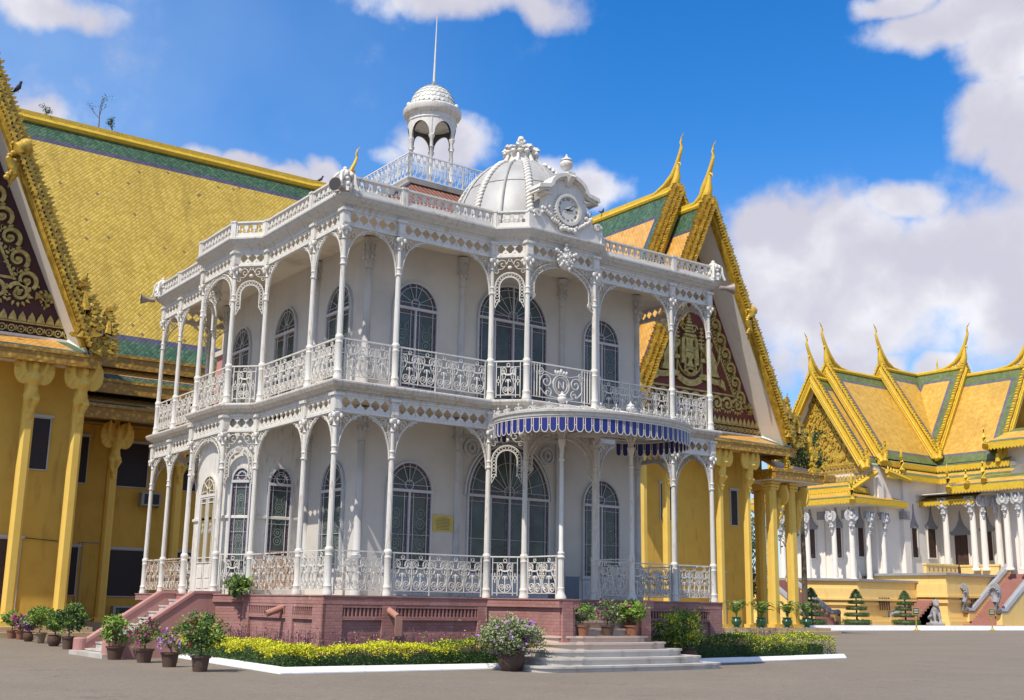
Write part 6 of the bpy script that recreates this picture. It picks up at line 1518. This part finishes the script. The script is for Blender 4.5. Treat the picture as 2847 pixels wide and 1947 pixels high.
potted(-2.68, 10.1, .0, .36, .34, 'tub', 'potd', 1.25, 1.0, 'green', None, 0, 6, 'large green shrub in a dark tub next to the foot of the side stair', GL, 50, 40, gap=.2)
potted(-3.2, 4.35, .0, .40, .30, 'tub', 'potd', .95, 1.0, 'bright', None, 0, 7, 'sparse bright green shrub in a dark pot before the side stair cheek', GM, 24, 34, .10, gap=.1)
potted(-3.0, 2.9, .0, .40, .30, 'tub', 'potd', 1.1, .8, 'mix', 'magenta', 34, 8, 'twiggy bougainvillea with scattered magenta flowers in a dark pot', GM, 34, 26, .07)
potted(-3.08, 1.05, .0, .38, .30, 'tub', 'potd', .6, .5, 'mix', 'violet', 14, 9, 'smallest shrub of the front row, thin leaves in a brown pot by the kerb end', GM, 16, 20, .06)
potted(-3.08, -.68, .0, .38, .31, 'tub', 'potd', 1.25, .95, 'green', 'redflower', 12, 10, 'broad bushy shrub with a few red flowers in a brown pot beside the golden hedge', GM, 56, 46, .075, gap=.2, fill=.5)
potted(5.35, -2.42, .72, .32, .24, 'tub', 'potr', .85, .55, 'green', 'redflower', 6, 11, 'thin open green shrub in a terracotta pot on the front steps', GS, 24, 26, .07)
potted(6.1, -2.42, .72, .32, .24, 'tub', 'potd', .9, .7, 'dry', 'magenta', 8, 12, 'greyish twiggy shrub in a dark pot between two green ones on the front steps', GS, 30, 26, .07)
potted(6.86, -2.42, .72, .32, .24, 'tub', 'potr', .85, .75, 'bright', 'magenta', 5, 13, 'dense bright green shrub in a terracotta pot on the front steps', GS, 34, 44, .08)
potted(3.12, -2.72, .0, .60, .40, 'round', 'potd', 1.6, 1.05, 'grey', 'violet', 200, 14, 'big round violet bougainvillea in a dark pot beside the front steps', None, 120, 90, .065, fill=.45, gap=-.06)
potted(9.15, -1.98, .0, .46, .38, 'round', 'potd', 1.5, 1.25, 'yellow', None, 0, 15, 'tall yellow green bush in a round dark pot beside the dark clipped hedge', None, 60, 40, .08, lean=(-.05, .25), gap=.15)
# palms in green glazed urns
def palm(x, y, z, seed, lab, group='palms in green urns before the right hall', s=1.):
    rr = random.Random(seed); t = thing('potted_palm', lab, 'potted palm', (x, y, z), 0, group)
    pot_mesh(.62*s, .55*s, 'urn').obj('urn', MAT['potg'], t, smooth=40); f = MB(); st_ = MB()
    for k in range(18):
        a = rr.uniform(0, 2*pi); r = rr.uniform(.25, .62)*s; h = rr.uniform(.55, 1.15)*s
        P = bez((0, 0, .5*s), (cos(a)*r*.2, sin(a)*r*.2, .5*s+h*.6), (cos(a)*r*.7, sin(a)*r*.7, .5*s+h), (cos(a)*r*1.25, sin(a)*r*1.25, .5*s+h*.75), 9)
        st_.tube(P, [.012]*10, 4, cap=False)
        for i in range(3, 10):
            p = Vector(P[i]); tn = (Vector(P[i])-Vector(P[i-1])).normalized(); sd = tn.cross(Vector((0, 0, 1))).normalized()
            for sg in (-1, 1):
                for q in (0, .5):
                    b = p-tn*.05*q; e_ = b+(tn*.6+sd*sg).normalized()*.24*s*(1-.4*abs(i-6)/6)+Vector((0, 0, -.05)); w = tn*.025
                    f.add([b-w, b+w, e_], [(0, 1, 2)], rr.randrange(3))
    f.obj('fronds', [MAT['leafd'], MAT['leafm'], MAT['leafl']], t); st_.obj('stalks', MAT['leafm'], t); return t
palm(33.9, 19.75, .36, 1, 'green urn palm nearest the pavilion on the hall steps')
palm(35.75, 19.72, .36, 2, 'green urn palm before the hall column beside the narrow window')
palm(37.85, 19.78, .36, 3, 'green urn palm before the inner yellow porch column')
palm(39.55, 19.85, .36, 4, 'green urn palm at the outermost corner of the yellow porch')
palm(1.3, 13.6, 0, 9, 'dark low cycad palm behind the top of the side stair', None, .95)
# clipped hedges
def hedge(path, w, h, seed, lab, top, dens=1500, hv=None, tops=.66):
    rr = random.Random(seed); t = thing('hedge', lab, 'hedge', (path[0][0], path[0][1], .07)); ABSROOT.add(t.name); f = MB(); co = MB()
    for a, b in zip(path, path[1:]):
        L = hypot(b[0]-a[0], b[1]-a[1]); dx, dy = (b[0]-a[0])/L, (b[1]-a[1])/L; nx, ny = -dy, dx
        co.slab([(a[0]-nx*w*.22, a[1]-ny*w*.22), (b[0]-nx*w*.22, b[1]-ny*w*.22), (b[0]+nx*w*.22, b[1]+ny*w*.22), (a[0]+nx*w*.22, a[1]+ny*w*.22)], .05, h*.74)
        for k in range(int(L*(w+2*h)*dens)):
            u = rr.uniform(-w*.45, L+w*.45); hh = (h if not hv else h*hv(u/L, a))*(1+.10*sin(u*2.3+seed)+.06*sin(u*7.1)); q = rr.random()*(w+2*hh)
            if q < w: s_, z = q-w/2, hh+rr.gauss(0, .025)
            elif q < w+hh: s_, z = w/2+rr.gauss(0, .03), q-w
            else: s_, z = -w/2+rr.gauss(0, .03), q-w-hh
            yel = z/hh+.14*sin(u*3.1+1)+.1*sin(u*8.3)+rr.gauss(0, .07)
            mi = (2 if rr.random() < top else 1) if yel > tops else (0 if rr.random() < .7 else 1)
            leaf(f, (a[0]+dx*u+nx*s_, a[1]+dy*u+ny*s_, .07+max(.02, z)), rr.uniform(.032, .06), rr, mi)
    co.obj('twig_mass', MAT['leafd'], t); f.obj('foliage', [MAT['leafd'], MAT['leafm'], MAT['leafy']], t); return t
hedge([(-1.22, 5.3), (-1.42, -1.5), (2.0, -1.5)], .62, .42, 3, 'clipped hedge with a golden top running round the near corner of the plinth', .92, 2300)
hedge([(2.05, -1.5), (4.3, -1.5)], .62, .50, 5, 'short taller green end of the front hedge behind the violet bougainvillea', .35, 2000, None, .7)
hedge([(8.7, -1.2), (12.2, -.82)], .75, .55, 6, 'dark green clipped hedge between the tall potted bush and the yellow green hedge', .12, 1900, None, .75)
hedge([(12.25, -.82), (16.0, -.4)], .75, .55, 8, 'yellow green clipped hedge ending before the green urn palms', .45, 1900, None, .45)
hedge([(-.9, 11.8), (-.9, 8.2)], .5, .75, 12, 'small yellow green hedge behind the side stair', .5, 900)
def cover(pts, n_, seed, name, mats, hmax):
    rr = random.Random(seed); f = MB(); s_ = MB()
    for k in range(n_):
        a, b = pts[rr.randrange(len(pts)-1):][:2]; u = rr.random(); x, y = a[0]+(b[0]-a[0])*u+rr.gauss(0, .09), a[1]+(b[1]-a[1])*u+rr.gauss(0, .09); h = hmax*rr.uniform(.35, 1)
        f.tube([(x, y, .05), (x+rr.gauss(0, .04), y+rr.gauss(0, .04), h)], .006, 3, cap=False)
        for j in range(7): leaf(f, (x+rr.gauss(0, .05), y+rr.gauss(0, .05), h*rr.uniform(.5, 1.05)), rr.uniform(.03, .07), rr, rr.randrange(len(mats)))
    return struct(f.obj(name, [MAT[k] for k in mats]), 'stuff')
cover([(-.62, 3.9), (-.62, -.62), (4.0, -.62)], 560, 4, 'ground_cover', ['leafp', 'leafp', 'leafg', 'magenta'], .82)
cover([(9.0, -.3), (15.6, .45)], 420, 6, 'ground_cover', ['leafp', 'leafd', 'leafp'], .85)
# plant rooted in the plinth ledge
def clump(loc, r, n_, seed, lab, style='green', cat='plant', ls=.12):
    rr = random.Random(seed); t = thing('wall_plant', lab, cat, loc); f = MB()
    tips = crown(f, (0, 0, r[2]*.8), r, n_, 16, ls, rr, 3, .2, .25); f.obj('leaves', [MAT[k] for k in LEAF[style]], t); s_ = MB(); twigs(s_, (0, 0, 0), tips[:14], .012, rr); s_.obj('stems', MAT['wood'], t); return t
clump((-.42, 4.05, Z0), (.34, .3, .24), 30, 2, 'leafy green plant sprouting from the pink plinth ledge beside the vestibule', 'green')
# topiaries
def topiary(x, y, lab, seed):
    rr = random.Random(seed); t = thing('topiary', lab, 'topiary', (x, y, .262), 0, 'tiered topiaries on the far kerb'); f = MB(); s_ = MB(); s_.tube([(0, 0, 0), (0, 0, 2.0)], [.08, .05], 6)
    for z, r, h in ((.2, 1.0, .32), (.72, .86, .24), (1.18, .72, .22), (1.6, .56, .2)):
        s_.lathe([(r*.86, -h/2), (r*.92, 0), (r*.86, h/2), (.05, h/2)], 20, (0, 0, z), 1)
        for k in range(int(900*r)):
            a = rr.uniform(0, 2*pi); q = rr.random(); rd = r*rr.uniform(.93, 1.03) if q < .55 else r*sqrt(rr.random()); zz = z+(rr.uniform(-h/2, h/2) if q < .55 else h/2+rr.gauss(0, .02))
            leaf(f, (rd*cos(a), rd*sin(a), zz), .08, rr, int(rr.random()*3))
    s_.lathe([(.40, 1.90), (.38, 2.0), (.05, 2.5)], 16, (0, 0, 0), 1)
    for k in range(700): q = rr.random(); a = rr.uniform(0, 2*pi); leaf(f, (.45*(1-q)**.6*cos(a), .45*(1-q)**.6*sin(a), 1.88+.66*q), .08, rr, int(rr.random()*3))
    s_.obj('trunk', [MAT['wood'], MAT['leafd']], t); f.obj('foliage', [MAT['leafd'], MAT['leafd'], MAT['leafm']], t)
topiary(53.3, 31, 'tiered topiary partly hidden behind the yellow porch column', 1); topiary(58.2, 31, 'tiered topiary standing alone before the yellow terrace wall', 2); topiary(63.9, 31, 'tiered topiary right beside a brass sign stand and the stone lion', 3)
# trees beyond the right hall
def tree(x, y, h, cr, cz_, lab, seed, ncl=60, per=50, ls=.24):
    rr = random.Random(seed); t = thing('tree', lab, 'tree', (x, y, 0)); f = MB(); tips = crown(f, (0, 0, cz_), cr, ncl, per, ls, rr, 3, .25, .16)
    f.obj('crown', [MAT['leafd'], MAT['leafd'], MAT['leafm']], t); s_ = MB(); s_.tube([(0, 0, 0), (.1, .05, cz_*.4), (0, 0, cz_*.8)], [.22, .17, .1], 8); twigs(s_, (0, 0, cz_*.7), tips[:26], .06, rr); s_.obj('trunk', MAT['wood'], t)
tree(51.7, 30.2, 13, (1.6, 1.6, 2.6), 12.2, 'dark tree whose crown shows between the porch roof and the far gilded gable', 2)
tree(47.4, 31.2, 8, (1.2, 1.2, 3.6), 4.6, 'narrow dark tree seen between the yellow porch columns', 5, 60, 40, .2)
tree(50.2, 30.0, 7, (.8, .8, 1.6), 6.9, 'small leafy tree seen beside the outermost yellow porch column', 6, 18, 30, .2)
# saplings on the left ridge
def sapling(x, y, z, h, lab, seed, leafy):
    rr = random.Random(seed); t = thing('ridge_sapling', lab, 'sapling', (x, y, z)); s_ = MB(); f = MB(); tips = []
    def br(p, d_, l, r, dep):
        q = p+d_*l; s_.tube([p, p.lerp(q, .5)+Vector((rr.gauss(0, .03), 0, 0))*l, q], [r, r*.8, r*.5], 4, cap=False); tips.append(q)
        if dep:
            for k in range(3): br(p.lerp(q, rr.uniform(.4, 1)), (d_+Vector((rr.gauss(0, .45), rr.gauss(0, .3), rr.uniform(-.1, .4)))).normalized(), l*rr.uniform(.4, .6), r*.55, dep-1)
    br(Vector((0, 0, 0)), Vector((-.03, 0, 1)), h*.62, .035, 3)
    for p in tips:
        for k in range(leafy): leaf(f, p+Vector((rr.gauss(0, .08), rr.gauss(0, .08), rr.gauss(0, .08))), .1, rr, rr.randrange(2))
    s_.obj('stem', MAT['wood'], t); f.obj('leaves', [MAT['leafd'], MAT['leafm']], t)
sapling(3.6, 36, 25.55, 2.1, 'tall bare sapling growing on the yellow roof ridge', 4, 1)
sapling(4.3, 36, 25.55, .8, 'short leafy sapling on the roof ridge next to the tall bare one', 6, 4)
sapling(.9, 36, 25.55, .6, 'tiny leafy sapling on the roof ridge nearest the maroon gable', 8, 3)
# birds
def bird(x, y, z, rz, lab):
    m = MB(); m.tube([(0, .2, .06), (0, .08, .12), (0, -.05, .2), (0, -.1, .3), (0, -.12, .36)], [.03, .07, .085, .05, .045], 8); m.ell((0, -.13, .37), (.05, .055, .05), 8, 6); m.tube([(0, -.17, .37), (0, -.22, .36)], [.02, .004], 5)
    m.prism([(-.045, .06), (.045, .06), (.03, .1), (-.03, .1)], .15, .36)
    for s in (-1, 1): m.tube([(s*.03, 0, .12), (s*.03, -.01, 0)], .008, 4)
    o = m.obj('bird', MAT['bird'], None, (x, y, z), rz, 50); tag(o, lab, 'bird', 'birds perched on the roofs'); o.scale = (1.05,)*3
bird(-3.72, 19.75, 19.72, .5, 'dark bird perched on the flame teeth of the maroon gable'); bird(16.6, 36, 25.7, 1.2, 'dark bird perched on the far end of the long yellow roof ridge')
bird(XB, 30.3, 25.25, 1.5, 'lower of two dark birds on the ridge behind the clock'); bird(XB, 29.0, 25.25, 1.9, 'upper of two dark birds on the ridge behind the clock')
# air conditioners
def aircon(x, y, z, w, h, d_, lab):
    m = MB(); m.box(-w/2, -d_, 0, w/2, -.002, h); o = m.obj('air_conditioner', MAT['steel'], None, (x, y, z)); tag(o, lab, 'air conditioner')
    g_ = MB(); g_.box(-w*.36, -d_-.01, h*.12, w*.40, -d_-.0005, h*.88)
    for k in range(7): g_.box(-w*.36, -d_-.022, h*(.15+.1*k), w*.40, -d_-.01, h*(.19+.1*k))
    g_.obj('grille', MAT['grille'], o); b = MB(); b.box(-w/2, -d_*.8, -.06, -w/2+.05, -.002, -.001); b.box(w/2-.05, -d_*.8, -.06, w/2, -.002, -.001); b.obj('bracket', MAT['steel'], o)
aircon(5.85, 30, 5.55, .9, .6, .5, 'grey air conditioner box mounted on the shaded yellow wall'); aircon(4.75, 29.3, .42, .85, .62, .5, 'grey air conditioner unit standing low behind the side stair')
